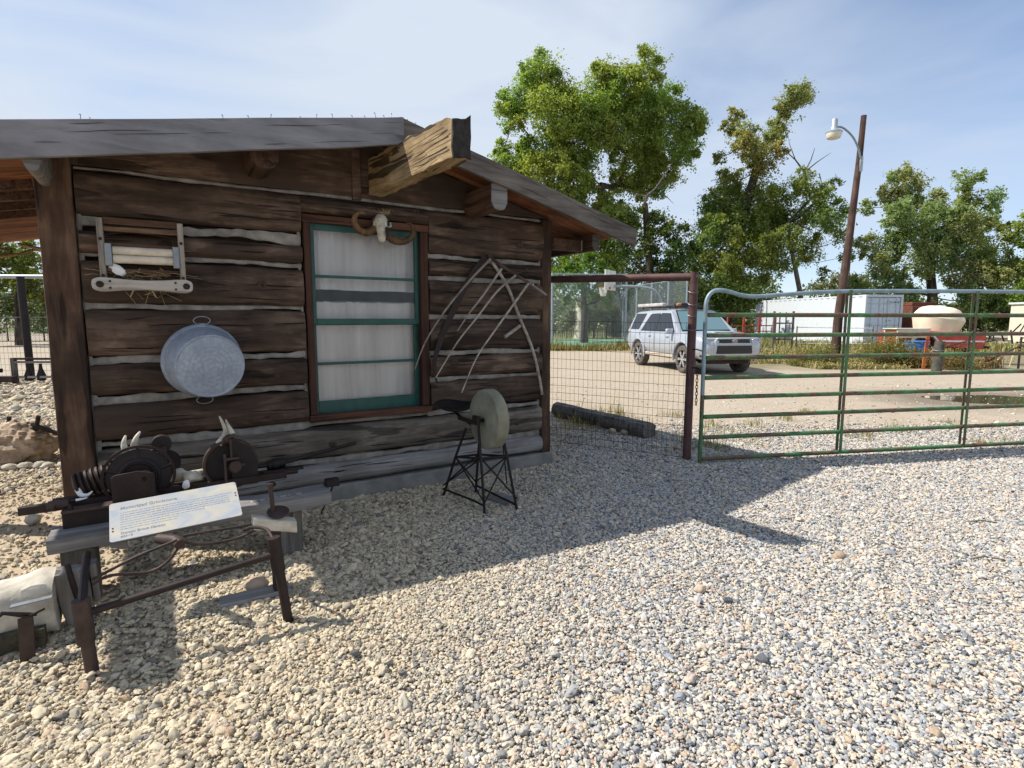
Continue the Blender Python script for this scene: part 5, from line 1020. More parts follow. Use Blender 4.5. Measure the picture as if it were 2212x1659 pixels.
MB().box((0, 0, .012), (.36, .115, .026)).build('loose_board', M['grey'], loc=Wl(.985, 1.50, .0), rot=(0, 0, WANG - .02), bevel=.004, label='short grey board lying on the gravel under the pipe stand', category='board')
lump('flat_stone', 'yellowish flat stone under the right leg of the pipe stand', Wl(1.0, 1.40, .03), (.06, .045, .035), 'rockt', 4, 'stone'); lump('white_pebble', 'larger white pebble by the cabin foundation', Wl(1.62, .12, .02), (.032, .025, .022), 'lime', 5, 'stone'); lump('pale_cobble', 'pale cobble at the foot of the leaning rod', Wl(1.50, .22, .02), (.036, .03, .022), 'lime', 7, 'stone')
lump('orange_rock', 'orange brown rock lying alone on the gravel near the middle', ground_at(1812, 1205) + Vector((0, 0, .012)), (.035, .028, .03), 'rockt', 8, 'stone'); lump('red_rock', 'small reddish rock in the open gravel before the gate shadow', ground_at(1512, 1277) + Vector((0, 0, .012)), (.032, .026, .024), 'redst' if 'redst' in M else 'rockt', 11, 'stone')
lump('yellow_cobble', 'yellow cobble between the feet of the iron stand', ground_at(1075, 1110) + Vector((0, 0, .012)), (.034, .028, .022), 'rockt', 13, 'stone')
rod = MB().tube([bl(1.60, .86, .40), bl(1.62, .60, .22), bl(1.63, .30, .0)], .006, 6); rod.box(bl(1.58, .88, .41), (.09, .06, .05)); rod.build('leaning_rod', M['ironk'], loc=WO, rot=(0, 0, WANG), label='thin black rod with a block leaning from the bench to the ground', category='rod', smooth=30)

# ================================================================ FENCE AND GATE
t = NT('green_gate_paint'); P = t.coord(rnd=True); pw = t.coord((1.3, 1.3, 1.3))
nrm = t.n('ShaderNodeSeparateXYZ', {0: t.n('ShaderNodeTexCoord').outputs['Object']})
rf = t.math('ADD', t.noise(pw, 2.2, 6, .65), t.math('MULTIPLY', t.noise(P, 28, 5, .7), .35))
t.set(Base_Color=t.mix(t.ramp(rf, [(.61, 0), (.76, 1)]), t.ramp(t.noise(P, 12, 6), [(.3, (.028, .105, .036)), (.7, (.085, .22, .08))]), t.ramp(t.noise(P, 30, 6), [(.3, (.06, .030, .018)), (.7, (.17, .095, .058))])), Roughness=.6); t.bump(t.noise(P, 60, 4), .2, .002); M['green'] = t.m
M['gatet'] = plain('galvanised_blue_grey_tube', (.22, .30, .34), .5, .3, var=.25, scale=10)
GA = math.atan2(.185, .983); gate = empty('farm_gate', 'long green tubular farm gate with rusty rails across the yard entrance', 'gate', (2.03, 5.87, 0), GA)
zs = (.05, .285, .51, .72, .93, 1.145, 1.38, 1.595)
LG = 5.0
for i, z in enumerate(zs):
    for x0, x1 in ((.02, 1.70), (1.72, 3.38), (3.40, LG)): MB().tube([(x0, 0, z), (x1, 0, z)], .0235, 12, cap=False).build('rail', M['green'], gate)
top = [(.0, 0, 1.58), (.0, 0, 1.70), (.02, 0, 1.78), (.07, 0, 1.835), (.14, 0, 1.852), (.26, 0, 1.838), (.42, 0, 1.80), (.60, 0, 1.792), (1.0, 0, 1.82), (1.7, 0, 1.855), (3.4, 0, 1.87), (LG, 0, 1.87)]
MB().tube(spl(top, 5), .022, 12).build('top_tube', M['gatet'], gate); MB().tube([(0, 0, .0), (0, 0, .75)], .0215, 12).build('end_upright', M['green'], gate); MB().tube([(0, 0, .75), (0, 0, 1.58)], .0215, 12).build('end_upright', M['gatet'], gate); MB().tube([(LG, 0, 0), (LG, 0, 1.87)], .0215, 12).build('end_upright', M['green'], gate)
for x in (1.71, 3.39):
    for y in (-.027, .027): MB().box((x, y, .955), (.036, .006, 1.83)).build('upright_strap', M['green'], gate, bevel=.001)
fp = empty('pipe_fence', 'maroon pipe frame with woven wire mesh between cabin and gate', 'fence', (1.945, 6.054, 0), 0)
FV = Vector((.42 - 1.945, 6.86 - 6.054, 0)); FL = FV.length; FU = FV.normalized()
MB().tube([(0, 0, -.1), (.012, .006, 2.05)], .046, 18).build('post', M['pipe'], fp); MB().tube([(.05, -.01, 2.0), (FV.x, FV.y, 2.03)], .043, 18).build('top_pipe', M['pipe'], fp)
mb = MB(); hz = [.03 + .088 * i for i in range(9)] + [.83 + .115 * i for i in range(7)]
for z in hz: mb.tube([FU * (FL * k / 12) + Vector((0, 0, z + .006 * nz(k * .7, z * 3, 0) + .02 * (k / 12 - .5))) for k in range(13)], .0021, 4, cap=False)
nv = int(FL / .056)
for i in range(nv + 1): mb.tube([FU * (i * .056 + .01 * nz(i * .4, k * .5, 3)) + Vector((0, 0, hz[0] + (hz[-1] - hz[0]) * k / 6)) for k in range(7)], .0017, 3, cap=False)
mb.build('wire_mesh', M['wire'], fp, kind='stuff', smooth=0)
for z in (1.85, 1.72, 1.60, 1.45): MB().tube([(.05 * math.cos(a) , .05 * math.sin(a), z + .02 * math.sin(a)) for a in [k * .5236 for k in range(13)]], .003, 4, cap=False).build('tie_wire', M['zincd'], fp)
ch = empty('gate_chain', 'short rusty chain hanging between the fence post and the gate', 'chain', (2.0, 5.97, 0), 0)
for i in range(11):
    z = 1.0 - i * .036; a = [k * .628 for k in range(11)]; c_, s_ = (1, 0) if i % 2 else (0, 1)
    MB().tube([(.012 * math.cos(q) * c_, .012 * math.cos(q) * s_, z + .024 * math.sin(q)) for q in a], .0042, 5, cap=False).build('link', M['ironr'], ch)
for z in (1.02, 1.22): MB().tube([(-.06, .08, z), (-.02, .0, z + .01), (.03, -.08, z - .01)], .007, 6).build('loop', M['ironk'], ch)
mb = beam(2.1, .23, .23, 101.3, ns=24, r=.105, amp=.012, rough=.01); mb.v = [(x, y - .115, z) for x, y, z in mb.v]
lo = mb.build('fallen_log', M['logd'] if 'logd' in M else M['greyz'], loc=(1.80, 7.16, -.02), rot=(0, 0, math.atan2(9.0 - 7.16, .72 - 1.80)), label='dark weathered log lying on the ground behind the mesh fence', category='log')
for k, (px, py, s, mt, lb) in enumerate(((1350, 938, .055, 'rockt', 'grey upright stone leaning on the log behind the mesh'), (1418, 968, .05, 'lime', 'pale bluish stone below the end of the log'), (1445, 975, .045, 'lime', 'whitish stone nearest the fence post'), (1462, 972, .045, 'rockt', 'pinkish stone beside the fence post foot'), (1322, 935, .05, 'rockt', 'brown stone against the middle of the log'))): lump('fence_stone', lb, ground_at(px, py) + Vector((0, 0, .02)), (s, s * .8, s * .8), mt, 20 + k, 'stone')

# ================================================================ PARKED CAR
car = empty('parked_car', 'silver white off-road car parked on the dirt road beyond the fence', 'car', (5.613, 17.85, -.016), R(-77.9)); car.scale = (1.06, 1.06, 1.06)
def loft(st, n_half):           # st: list of (x, [(y,z)...] half sections, y>=0 from bottom centre to top centre)
    mb = MB(); m_ = len(st[0][1])
    for x, sec in st:
        for y, z in sec: mb.v.append((x, -y, z))
        for y, z in reversed(sec): mb.v.append((x, y, z))
    n = 2 * m_
    mb.f = [(i * n + k, i * n + (k + 1) % n, (i + 1) * n + (k + 1) % n, (i + 1) * n + k) for i in range(len(st) - 1) for k in range(n)] + [tuple(reversed(range(n))), tuple(range((len(st) - 1) * n, len(st) * n))]
    return mb
def sec(w, zb, zt, crown=.02): return [(.01, zb), (w * .84, zb), (w * .965, zb + .10), (w, zb + .26), (w * 1.005, (zb + zt) / 2 + .06), (w * .985, zt - .14), (w * .955, zt - .035), (w * .89, zt), (w * .5, zt + crown), (.01, zt + crown * 1.3)]
st = [(-2.42, sec(.78, .62, .98)), (-2.38, sec(.87, .52, 1.08)), (-2.2, sec(.92, .46, 1.13)), (-1.9, sec(.945, .44, 1.13)), (-1.37, sec(.965, .44, 1.12)), (-.8, sec(.945, .42, 1.12)), (0, sec(.94, .42, 1.12)), (.8, sec(.945, .42, 1.12)), (1.1, sec(.955, .42, 1.125)), (1.42, sec(.97, .44, 1.115, .035)), (1.9, sec(.95, .44, 1.07, .045)), (2.15, sec(.91, .42, 1.02, .05)), (2.32, sec(.83, .42, .95, .04)), (2.40, sec(.70, .46, .88, .03))]
body = loft(st, 0).build('body', M['silver'], car, smooth=40)
for x in (1.42, -1.37):
    for s in (-1, 1):
        cm_ = MB(); cm_.lathe([(.455, -.28), (.455, .3)], 32, Matrix.Translation((x, s * .86, .40)) @ RX(R(90))); co = cm_.build('cut'); bo = body.modifiers.new('b', 'BOOLEAN'); bo.object = co; bo.operation = 'DIFFERENCE'; bo.solver = 'EXACT'
        co.matrix_parent_inverse = Matrix(); co.parent = car
bpy.context.view_layer.update(); dg = bpy.context.evaluated_depsgraph_get(); me2 = bpy.data.meshes.new_from_object(body.evaluated_get(dg)); body.modifiers.clear()
for o in [o for o in bpy.data.objects if o.name.startswith('cut')]: bpy.data.objects.remove(o)
body.data = me2; me2.set_sharp_from_angle(angle=R(40))
if not me2.materials: me2.materials.append(M['silver'])
# cabin of the car
def gy(z): return .895 - (z - 1.10) * .30
gh = [(-2.30, 1.10, -2.02, 1.72), (1.12, 1.10, .30, 1.745)]
xb0, zb, xt0, zt = gh[0]; xb1, _, xt1, zt1 = gh[1]
mb = MB(); N_ = 10
for i in range(N_ + 1):
    f = i / N_; xb = xb0 + (xb1 - xb0) * f; xt = xt0 + (xt1 - xt0) * f; z1 = zt + (zt1 - zt) * f + .045 * math.sin(math.pi * f)
    for y, x, z in ((-gy(1.10), xb, 1.09), (-gy(1.42), xb + (xt - xb) * .5, 1.42), (-gy(1.70) , xb + (xt - xb) * .95, z1 - .05), (-gy(1.75) + .07, xt, z1), (0, xt, z1 + .02), (gy(1.75) - .07, xt, z1), (gy(1.70), xb + (xt - xb) * .95, z1 - .05), (gy(1.42), xb + (xt - xb) * .5, 1.42), (gy(1.10), xb, 1.09)): mb.v.append((x, y, z))
mb.f = [(i * 9 + k + 1, i * 9 + k, (i + 1) * 9 + k, (i + 1) * 9 + k + 1) for i in range(N_) for k in range(8)] + [tuple(range(9)), tuple(reversed(range(N_ * 9, N_ * 9 + 9)))]
mb.build('upper_body', M['silver'], car, smooth=45)
def swin(name, pts, s, mat='carglass', off=.008, par=car): return MB().add([(x, s * (gy(z) + off), z) for x, z in pts], [tuple(range(len(pts))) if s < 0 else tuple(reversed(range(len(pts))))]).build(name, M[mat], par, smooth=0)
for s in (-1, 1):
    f_ = swin('window_trim', [(-1.34, 1.12), (.86, 1.12), (.33, 1.655), (-.9, 1.68)], s, 'blackp', .005); swin('side_window', [(-1.26, 1.15), (-.30, 1.15), (-.30, 1.66), (-.86, 1.65)], s, 'carglass', .010); swin('side_window', [(-.24, 1.15), (.80, 1.15), (.31, 1.635), (-.24, 1.66)], s, 'carglass', .010)
    swin('quarter_window', [(-2.12, 1.16), (-1.52, 1.16), (-1.22, 1.66), (-1.98, 1.66)], s, 'carglass', .008)
    for x in (-.62, .52): MB().box((x, s * .955, .985), (.17, .03, .035)).build('door_handle', M['silver'], car, bevel=.01)
    MB().box((.78, s * 1.02, 1.14), (.12, .22, .15), top=(.8, .9)).build('mirror', M['silver'], car, bevel=.03)
    for x in (-.29, .84, -1.32): MB().box((x, s * .949, .80), (.008, .004, .52)).build('door_seam', M['blackp'], car)
    MB().box((0, s * .90, .435), (2.0, .10, .09)).build('rocker_panel', M['dirtpaint'], car, bevel=.02)
    for x in (1.42, -1.37):
        q = [(x + .475 * math.cos(a), s * .965, .40 + .475 * math.sin(a)) for a in [math.pi * (-.05 + 1.1 * k / 16) for k in range(17)]]; MB().tube(q, .032, 8).build('wheel_flare', M['silver'], car)
        wh = bpy.data.objects.new('wheel', None); COL.objects.link(wh); wh.parent = car; wh.location = (x, s * .83, .385); AX = RX(R(90 if s < 0 else -90))
        MB().lathe([(.24, -.12), (.34, -.125), (.38, -.10), (.392, -.05), (.392, .05), (.38, .10), (.34, .125), (.25, .12), (.235, .09), (.235, -.09)], 32, AX, close=True).build('tyre', M['tyre'], wh)
        MB().lathe([(.10, .02), (.225, .03), (.235, .10), (.24, .095), (.232, -.05), (.10, -.04)], 28, AX).build('rim', M['blackp'], wh)
        for k in range(6):
            a = k * math.pi / 3; sp_ = MB().box((0, 0, 0), (.20, .075, .03)); sp_.v = [tuple(AX @ RZ(a) @ Vector((x + .125, y * (.55 + 2.2 * (x + .1)), z + .10))) for x, y, z in sp_.v]; sp_.build('rim_spoke', M['rim'], wh)
        MB().lathe([(.06, .05), (.06, .105), (0, .11)], 16, AX).build('hub_cap', M['rim'], wh)
MB().add([(.985, -.74, 1.16), (.985, .74, 1.16), (.39, .60, 1.69), (.39, -.60, 1.69)], [(0, 1, 2, 3)]).build('windscreen', M['screen'], car, smooth=0)
for v in car.children:
    if v.name.startswith('windscreen'): v.location = (.055, 0, .022)
MB().add([(1.01, -.76, 1.13), (1.01, .76, 1.13), (.36, .63, 1.72), (.36, -.63, 1.72)], [(0, 1, 2, 3)]).build('screen_trim', M['blackp'], car, (.046, 0, .016), smooth=0)
MB().box((-2.335, 0, 1.38), (.03, 1.3, .42), RY(.42)).build('rear_window', M['carglass'], car)
# nose
gr = MB().prism([(-.52, .58), (.52, .58), (.50, .79), (-.50, .79)], -.02, .02, Matrix.Translation((2.395, 0, 0)) @ RZ(R(90))).build('lower_grille', M['blackp'], car, bevel=.01)
MB().prism([(-.46, .865), (.46, .865), (.42, .95), (-.42, .95)], -.03, .02, Matrix.Translation((2.385, 0, 0)) @ RZ(R(90))).build('upper_grille', M['blackp'], car, bevel=.01)
MB().box((2.41, 0, .835), (.04, 1.12, .055)).build('grille_bar', M['silver'], car, bevel=.015); MB().box((2.37, 0, .975), (.07, 1.0, .035)).build('grille_bar', M['silver'], car, bevel=.01)
for s in (-1, 1): MB().box((2.38, s * .545, .78), (.08, .09, .32), RX(s * .12)).build('grille_side', M['silver'], car, bevel=.02)
mb = MB()
for rx, rz, zo in ((.075, .05, 0), (.028, .045, 0), (.05, .018, .015)): mb.tube([(2.415, rx * math.cos(a), .905 + zo + rz * math.sin(a)) for a in [k * .3307 for k in range(20)]], .007, 5, cap=False)
mb.build('emblem', M['rim'], car)
for s in (-1, 1):
    MB().prism([(.50, .86), (.80, .88), (.86, .99), (.55, .97)], .0, .25, Matrix.Translation((2.36, 0, 0)) @ RZ(R(90)) @ Matrix.Scale(-s, 4, (1, 0, 0))).build('headlight', M['lens'], car, bevel=.01)
    MB().lathe([(.075, 0), (.065, .02), (0, .01)], 16, Matrix.Translation((2.32, s * .70, .63)) @ RY(R(90))).build('fog_lamp', M['blackp'], car)
    MB().box((2.25, s * .80, .62), (.2, .06, .26), RZ(-s * .5)).build('bumper_corner', M['blackp'], car, bevel=.02)
MB().box((2.30, 0, .50), (.20, 1.55, .13)).build('bumper_lip', M['dirtpaint'], car, bevel=.03); MB().box((1.9, 0, .36), (.5, 1.2, .12)).build('skid_plate', M['iron'], car); MB().box((0, 0, .38), (3.2, 1.0, .14)).build('underbody', M['ironk'], car)
MB().box((1.55, 0, 1.135), (.7, .62, .05), top=(.8, .85)).build('hood_scoop', M['silver'], car, bevel=.015); MB().box((1.92, 0, 1.118), (.02, .52, .03)).build('scoop_mouth', M['blackp'], car)
rk = MB(); 
for y in (-.62, .62): rk.tube([(-1.85, y, 1.86), (.35, y, 1.87)], .02, 8)
for x in (-1.8, -1.2, -.6, 0, .3): rk.tube([(x, -.62, 1.86), (x, .62, 1.86)], .016, 8); rk.box((x, -.6, 1.83), (.05, .03, .07)); rk.box((x, .6, 1.83), (.05, .03, .07))
rk.build('roof_rack', M['blackp'], car); MB().box((-1.0, -.70, 1.915), (1.75, .15, .10)).build('awning_case', M['awn'], car, bevel=.025); MB().box((-.1, .0, 1.92), (.5, .6, .08)).build('rack_load', M['blackp'], car, bevel=.03); MB().box((.15, -.40, 1.91), (.12, .12, .08)).build('lashed_bag', M['orange'], car, bevel=.03)
MB().lathe([(.20, -.1), (.27, -.09), (.28, .0), (.26, .1), (.12, .12)], 24, Matrix.Translation((-2.45, -.25, 1.28)) @ RY(R(-90))).build('rear_pack', M['blackp'], car)
for s in (-1, 1): MB().box((-2.40, s * .78, 1.0), (.06, .10, .26)).build('tail_light', M['red'], car, bevel=.01)

# ================================================================ LAMP POLE
pl = empty('utility_pole', 'leaning brown wooden pole with a curved arm yard lamp', 'pole', (11.64, 20, 0), 0)
mb = MB(); mb.tube([(0, 0, -.1), (.02, 0, 1.5), (.21, 0, 4.2), (.38, 0, 7.0), (.435, 0, 8.49)], [.165, .15, .125, .10, .088], 16); mb.build('pole_shaft', M['poles'], pl)
MB().tube(spl([(.37, -.14, 6.95), (.20, -.2, 7.35), (-.05, -.25, 7.72), (-.38, -.28, 7.98), (-.58, -.3, 8.03)], 5), .032, 9).build('lamp_arm', M['gatet'], pl)
MB().box((.37, -.15, 6.85), (.10, .05, .5)).build('arm_bracket', M['galv'], pl, bevel=.01)
lm = Matrix.Translation((-.72, -.3, 7.62)); MB().lathe([(.10, .26), (.13, .30), (.12, .36), (.10, .40), (.095, .62), (.075, .66), (.04, .68)], 20, lm).build('lamp_housing', M['galv'], pl)
MB().lathe([(.255, .20), (.26, .235), (.19, .29), (.12, .31)], 28, lm).build('reflector', M['galv'], pl); MB().lathe([(.02, .0), (.13, .005), (.205, .04), (.235, .1), (.245, .20)], 28, lm).build('refractor', M['lampg'], pl)
MB().tube([(.42, .12, 8.2), (.62, .5, 4.0), (.75, .8, .5)], .012, 5).build('guy_wire', M['wire'], pl)
# ================================================================ CONTAINER
cx_, cy_ = 21.0, 33.3; CA = math.atan2(1.4, 10.7)      # door end faces the viewer; x across, y back
ct = empty('shipping_container', 'long white shipping container with pale blue doors behind the gate', 'container', (cx_, cy_, .05), CA)
CW, CL, CH = 2.44, 11.6, 2.95
poly = []; ny = 80
mb = MB()
for s, x in ((-1, 0.0), (1, CW)):
    V = []
    for k in range(ny + 1):
        y = .12 + (CL - .24) * k / ny; off = .035 if (k // 2) % 2 else 0; V += [(x - s * off, y, .16), (x - s * off, y, CH - .10)]
    b = len(mb.v); mb.v += V; mb.f += [(b + 2 * k, b + 2 * k + 1, b + 2 * k + 3, b + 2 * k + 2) for k in range(ny)]
mb.build('side_wall', M['cont'], ct, smooth=0)
mb = MB(); mb.box((CW / 2, CL / 2, CH - .03), (CW - .06, CL - .1, .03)); mb.build('roof', M['cont'], ct)
for x in (.05, CW - .05):
    MB().box((x, CL / 2, CH - .05), (.10, CL, .10)).build('top_rail', M['cont'], ct); MB().box((x, CL / 2, .08), (.11, CL, .16)).build('bottom_rail', M['cont'], ct)
    for y in (.06, CL - .06): MB().box((x, y, CH / 2), (.14, .14, CH)).build('corner_post', M['cont'], ct, bevel=.01)
MB().box((CW / 2, 0.02, CH - .07), (CW - .2, .1, .14)).build('door_header', M['contd'], ct); MB().box((CW / 2, 0.02, .09), (CW - .2, .1, .18)).build('door_sill', M['contd'], ct); MB().box((CW / 2, CL - .05, CH / 2), (CW - .2, .04, CH - .1)).build('front_wall', M['cont'], ct)
for i in (0, 1):
    x0 = .14 + i * 1.09; dr = MB().box((x0 + .53, .07, CH / 2), (1.06, .05, CH - .34)).build('door', M['contd'], ct)
    for j in range(4): MB().box((x0 + .53, .035, .50 + j * .64), (.96, .03, .10), RX(.5)).build('door_rib', M['contd'], dr)
    for q in (.25, .80): MB().tube([(x0 + q, .0, .1), (x0 + q, .0, CH - .08)], .022, 8).build('lock_rod', M['contd'], dr); MB().box((x0 + q, -.01, 1.15), (.10, .05, .06)).build('rod_handle', M['galv'], dr)
dr2 = dr
text('CPLU', .17, M['letter'], ct, (1.40, .036, 2.45), (R(90), 0, 0), .002); text('865787 2', .17, M['letter'], ct, (1.86, .036, 2.45), (R(90), 0, 0), .002, sx=.8); text('GR. WT.', .11, M['letter'], ct, (1.40, .036, 1.38), (R(90), 0, 0), .002)
for y in (.3, CL - .4):
    MB().box((CW / 2, y, -.03), (2.2, .2, .10)).build('sleeper', M['greyz'], ct)
# ================================================================ BASKETBALL HOOP, CHAIN LINK
hp = empty('basketball_hoop', 'basketball hoop on a curved grey pole at the green court', 'hoop', (7.98, 30.03, 0), 0)
MB().tube(spl([(0, 0, -.05), (.0, 0, 1.6), (-.02, 0, 2.5), (-.35, 0, 3.05), (-1.0, 0, 3.25), (-1.9, 0, 3.3), (-2.55, 0, 3.3)], 5), .075, 10).build('pole', M['galv'], hp)
bb = MB().box((-2.72, .15, 3.62), (.05, 1.5, 1.05), RZ(-.55)).build('backboard', M['linew'], hp, bevel=.01); MB().box((-2.76, .13, 3.55), (.02, .6, .45), RZ(-.55)).build('target_square', M['galv'], hp)
rc = Vector((-3.12, -.06, 3.22)); MB().tube([rc + Vector((.24 * math.cos(a), .24 * math.sin(a), 0)) for a in [k * .2618 for k in range(25)]], .016, 6, cap=False).build('rim', M['orange'], hp); MB().box((-2.85, .06, 3.20), (.25, .2, .10), RZ(-.5)).build('rim_bracket', M['red'], hp)
mb = MB()
for k in range(16):
    a0 = k * math.pi / 8
    for d in (-1, 1): mb.tube([rc + Vector((math.cos(a0 + d * .39 * j) * (.23 - .035 * j), math.sin(a0 + d * .39 * j) * (.23 - .035 * j), -.15 * j)) for j in range(4)], .009, 4, cap=False)
mb.build('net', M['net'], hp)
def chainlink(name, label, a, b, h, post_px, wire=.010, cell=.16, rails=(1.0,)):
    a, b = Vector(a), Vector(b); root = empty(name, label, 'fence', a, 0); d = (b - a); L_ = d.length; u = d.normalized(); k = max(1, round(L_ / post_px))
    for i in range(k + 1): MB().tube([u * (L_ * i / k) + Vector((0, 0, -.1)), u * (L_ * i / k) + Vector((0, 0, h + .06))], .06, 8).build('post', M['galv'], root)
    for r_ in rails: MB().tube([Vector((0, 0, h * r_)), u * L_ + Vector((0, 0, h * r_))], .028, 6).build('top_rail', M['galv'], root)
    mb = MB(); s = -h
    while s < L_:
        for sg in (1, -1):
            x0, x1 = (s, s + h); z0, z1 = (0, h) if sg > 0 else (h, 0)
            c0, c1 = max(x0, 0), min(x1, L_)
            if c1 > c0: mb.tube([u * c0 + Vector((0, 0, z0 + (z1 - z0) * (c0 - x0) / h)), u * c1 + Vector((0, 0, z0 + (z1 - z0) * (c1 - x0) / h))], wire, 3, cap=False)
        s += cell
    mb.build('wire_mesh', M['cwire'], root, kind='stuff', smooth=0); return root
chainlink('chain_link_fence', 'tall chain link fence running beside the court behind the hoop', (6.3, 31.0, 0), (2.2, 30.8, 0), 4.0, 4.1, .006, .12, (1.0,))
chainlink('chain_link_fence', 'tall chain link fence panels leading back from the parked car', (11.2, 36.0, 0), (8.3, 47.0, 0), 4.1, 2.2, .008, .14, (1.0, .02))
chainlink('chain_link_fence', 'low far chain link fence beyond the court', (8.0, 47.2, 0), (-6, 47.2, 0), 3.2, 6, .009, .2)
chainlink('chain_link_fence', 'chain link fence with tall posts left of the cabin', (-46, 40, 0), (-24, 40, 0), 3.4, 4.0, .009, .2)
# picket-like dry stalk fence behind the court
mb = empty('picket_fence', 'grey weathered picket fence far behind the court', 'fence', (1.5, 48, 0), 0); pk = None
for i in range(46):
    if pk is None: pk = MB().box((0, 0, .5), (.08, .03, .8)).build('picket', M['greyz'], mb)
    else: c = dup(pk, mb); c.location = (i * .19, 0, random.uniform(-.1, .05)); c.rotation_euler = (0, random.uniform(-.05, .05), 0)
# ================================================================ RED PICKUP BED WITH TANK AND OTHER YARD THINGS
tr = empty('red_pickup', 'faded red pickup truck bed standing in the weeds under the white tank', 'truck', (18.35, 24.4, 0), R(-8))
mb = MB(); mb.prism([(-1.75, .42), (-1.3, .40), (-1.25, .55), (-1.1, .78), (-.75, .90), (-.35, .80), (-.18, .55), (-.12, .38), (1.5, .30), (1.62, .5), (1.62, .92), (-1.75, 1.02)], -.9, .9); mb.build('bed', M['red'], tr, bevel=.03)
MB().tube([(-1.32, -.91, .42), (-1.22, -.92, .66), (-1.0, -.92, .85), (-.72, -.92, .92), (-.42, -.92, .84), (-.22, -.92, .62), (-.15, -.91, .40)], .05, 8).build('wheel_arch', M['cont'], tr)
for s in (-1, 1): MB().lathe([(.12, -.1), (.30, -.11), (.35, -.07), (.35, .07), (.30, .11), (.12, .1)], 24, Matrix.Translation((-.72, s * .75, .33)) @ RX(R(90))).build('wheel', M['tyre'], tr)
MB().box((.75, -.925, .62), (1.6, .03, .06)).build('trim_strip', M['cont'], tr, bevel=.01); MB().box((1.2, -.3, .36), (1.6, .5, .1)).build('chassis', M['ironk'], tr)
for x in (-1.4, 1.4): MB().box((x, .2, .16), (.2, .8, .36)).build('chassis_stand', M['greyz'], tr)
tk = empty('water_tank', 'large yellowed white plastic tank tipped on the red pickup', 'tank', (18.5, 24.4, .98), R(-8)); tk.scale = (.88, .88, .92)
mb = MB(); mb.lathe([(0, -.06), (.80, -.05), (.92, .02), (1.06, .48), (1.11, .62), (1.08, .74), (.92, .98), (.80, 1.10), (.55, 1.19), (0, 1.22)], 18); mb.v = [(x * 1.0 + .16 * z, y * .9, z - .14 * x) for x, y, z in mb.v]; mb.build('shell', M['tank'], tk, smooth=25)
MB().lathe([(.22, 0), (.22, .06), (.0, .07)], 16, Matrix.Translation((.15, 0, 1.2))).build('lid', M['cont'], tk)
pb = empty('wooden_crate', 'pale wooden slat crate beside the red pickup', 'crate', (16.55, 23.4, 0), R(-6))
for z in (.25, .55, .85, 1.08): MB().box((0, -.5, z), (1.25, .03, .12)).build('slat', M['cream'], pb); MB().box((0, .5, z), (1.25, .03, .12)).build('slat', M['cream'], pb)
for x in (-.58, 0, .58):
    for y in (-.46, .46): MB().box((x, y, .58), (.08, .05, 1.16)).build('crate_post', M['cream'], pb)
MB().box((0, 0, 1.16), (1.35, 1.05, .03)).build('crate_top', M['cream'], pb)
tb_ = empty('blue_tub', 'bright blue plastic tub among the weeds behind the orange stake', 'tub', (13.75, 18.9, .10), 0)
mb = MB(); mb.lathe([(.22, .38), (.30, .385), (.34, .68), (.365, .70), (.36, .72), (.33, .715), (.30, .45), (0, .43)], 28); mb.build('tub_shell', M['blue'], tb_); MB().box((0, 0, .14), (.5, .5, .50)).build('tub_stand', M['greyz'], tb_)
sk2 = empty('orange_stake', 'flat orange survey stake in front of the blue tub', 'stake', (13.0, 17.5, 0), 0); MB().prism([(-.05, -.05), (.05, -.05), (.06, 1.02), (-.05, 1.04)], -.01, .01, RY(.06)).build('lath', M['orange'], sk2); MB().box((.04, -.013, .80), (.10, .004, .26)).build('painted_band', M['red'], sk2)
M['postd'] = plain('dark_post_wood', (.075, .07, .055), .9, var=.5, scale=9)
fpst = empty('round_post', 'thick round wooden fence post with wire beside the orange stake', 'post', (12.85, 16.75, 0), 0); MB().tube([(0, 0, -.1), (.01, 0, .5), (.03, 0, .90)], [.14, .135, .13], 14).build('post_wood', M['postd'], fpst); MB().tube([(.155 * math.cos(a), .155 * math.sin(a), .62) for a in [k * .5236 for k in range(13)]], .008, 5, cap=False).build('wire_wrap', M['zincd'], fpst)
br = empty('steel_brace', 'rusty angled steel brace bars right of the round post', 'brace', (16.0, 17.5, 0), 0)
MB().tube([(0, 0, 0), (0, 0, 1.0)], .03, 8).build('bar', M['ironr'], br); MB().tube([(0, 0, .72), (-1.0, .1, .18)], .025, 8).build('bar', M['ironr'], br); MB().tube([(-3.0, -.6, .65), (-1.5, 0, .93)], .02, 8).build('bar', M['ironr'], br); MB().box((-1.4, .1, .42), (1.5, .08, .03)).build('white_plank', M['cont'], br)
wg = empty('wooden_gate', 'weathered wooden gate frame standing in front of the white container', 'gate', (13.1, 28.0, 0), R(4))
for x in (0, 1.0): MB().tube([(x, 0, -.05), (x + .02, 0, 1.95)], .06, 9).build('post', M['greyz'], wg)
for z in (.55, 1.35, 1.8): MB().box((.5, -.02, z), (1.0, .04, .07)).build('cross_rail', M['grey'], wg)
for x in (.3, .62): MB().box((x, -.04, 1.1), (.05, .03, 1.6)).build('upright', M['grey'], wg)
wf = empty('wire_fence', 'low pale pipe fence between the wooden gate and the lamp pole', 'fence', (14.3, 28.0, 0), 0)
for z in (.35, .72, 1.15): MB().tube([(0, 0, z), (4.2, .6, z - .06)], .022, 6).build('pipe', M['net'], wf)
for x in (0, 4.2): MB().tube([(x, x * .143, 0), (x, x * .143, 1.2)], .03, 7).build('post', M['greyz'], wf)
yc = empty('yellow_box', 'small yellow box lying in the grass right of the car', 'box', (13.0, 30.2, 0), .3); MB().box((0, 0, .33), (.75, .5, .18), top=(.8, .8)).build('box_lid', M['yellow'], yc, bevel=.02); MB().box((0, 0, .14), (.68, .45, .28)).build('box_body', M['ironk'], yc)
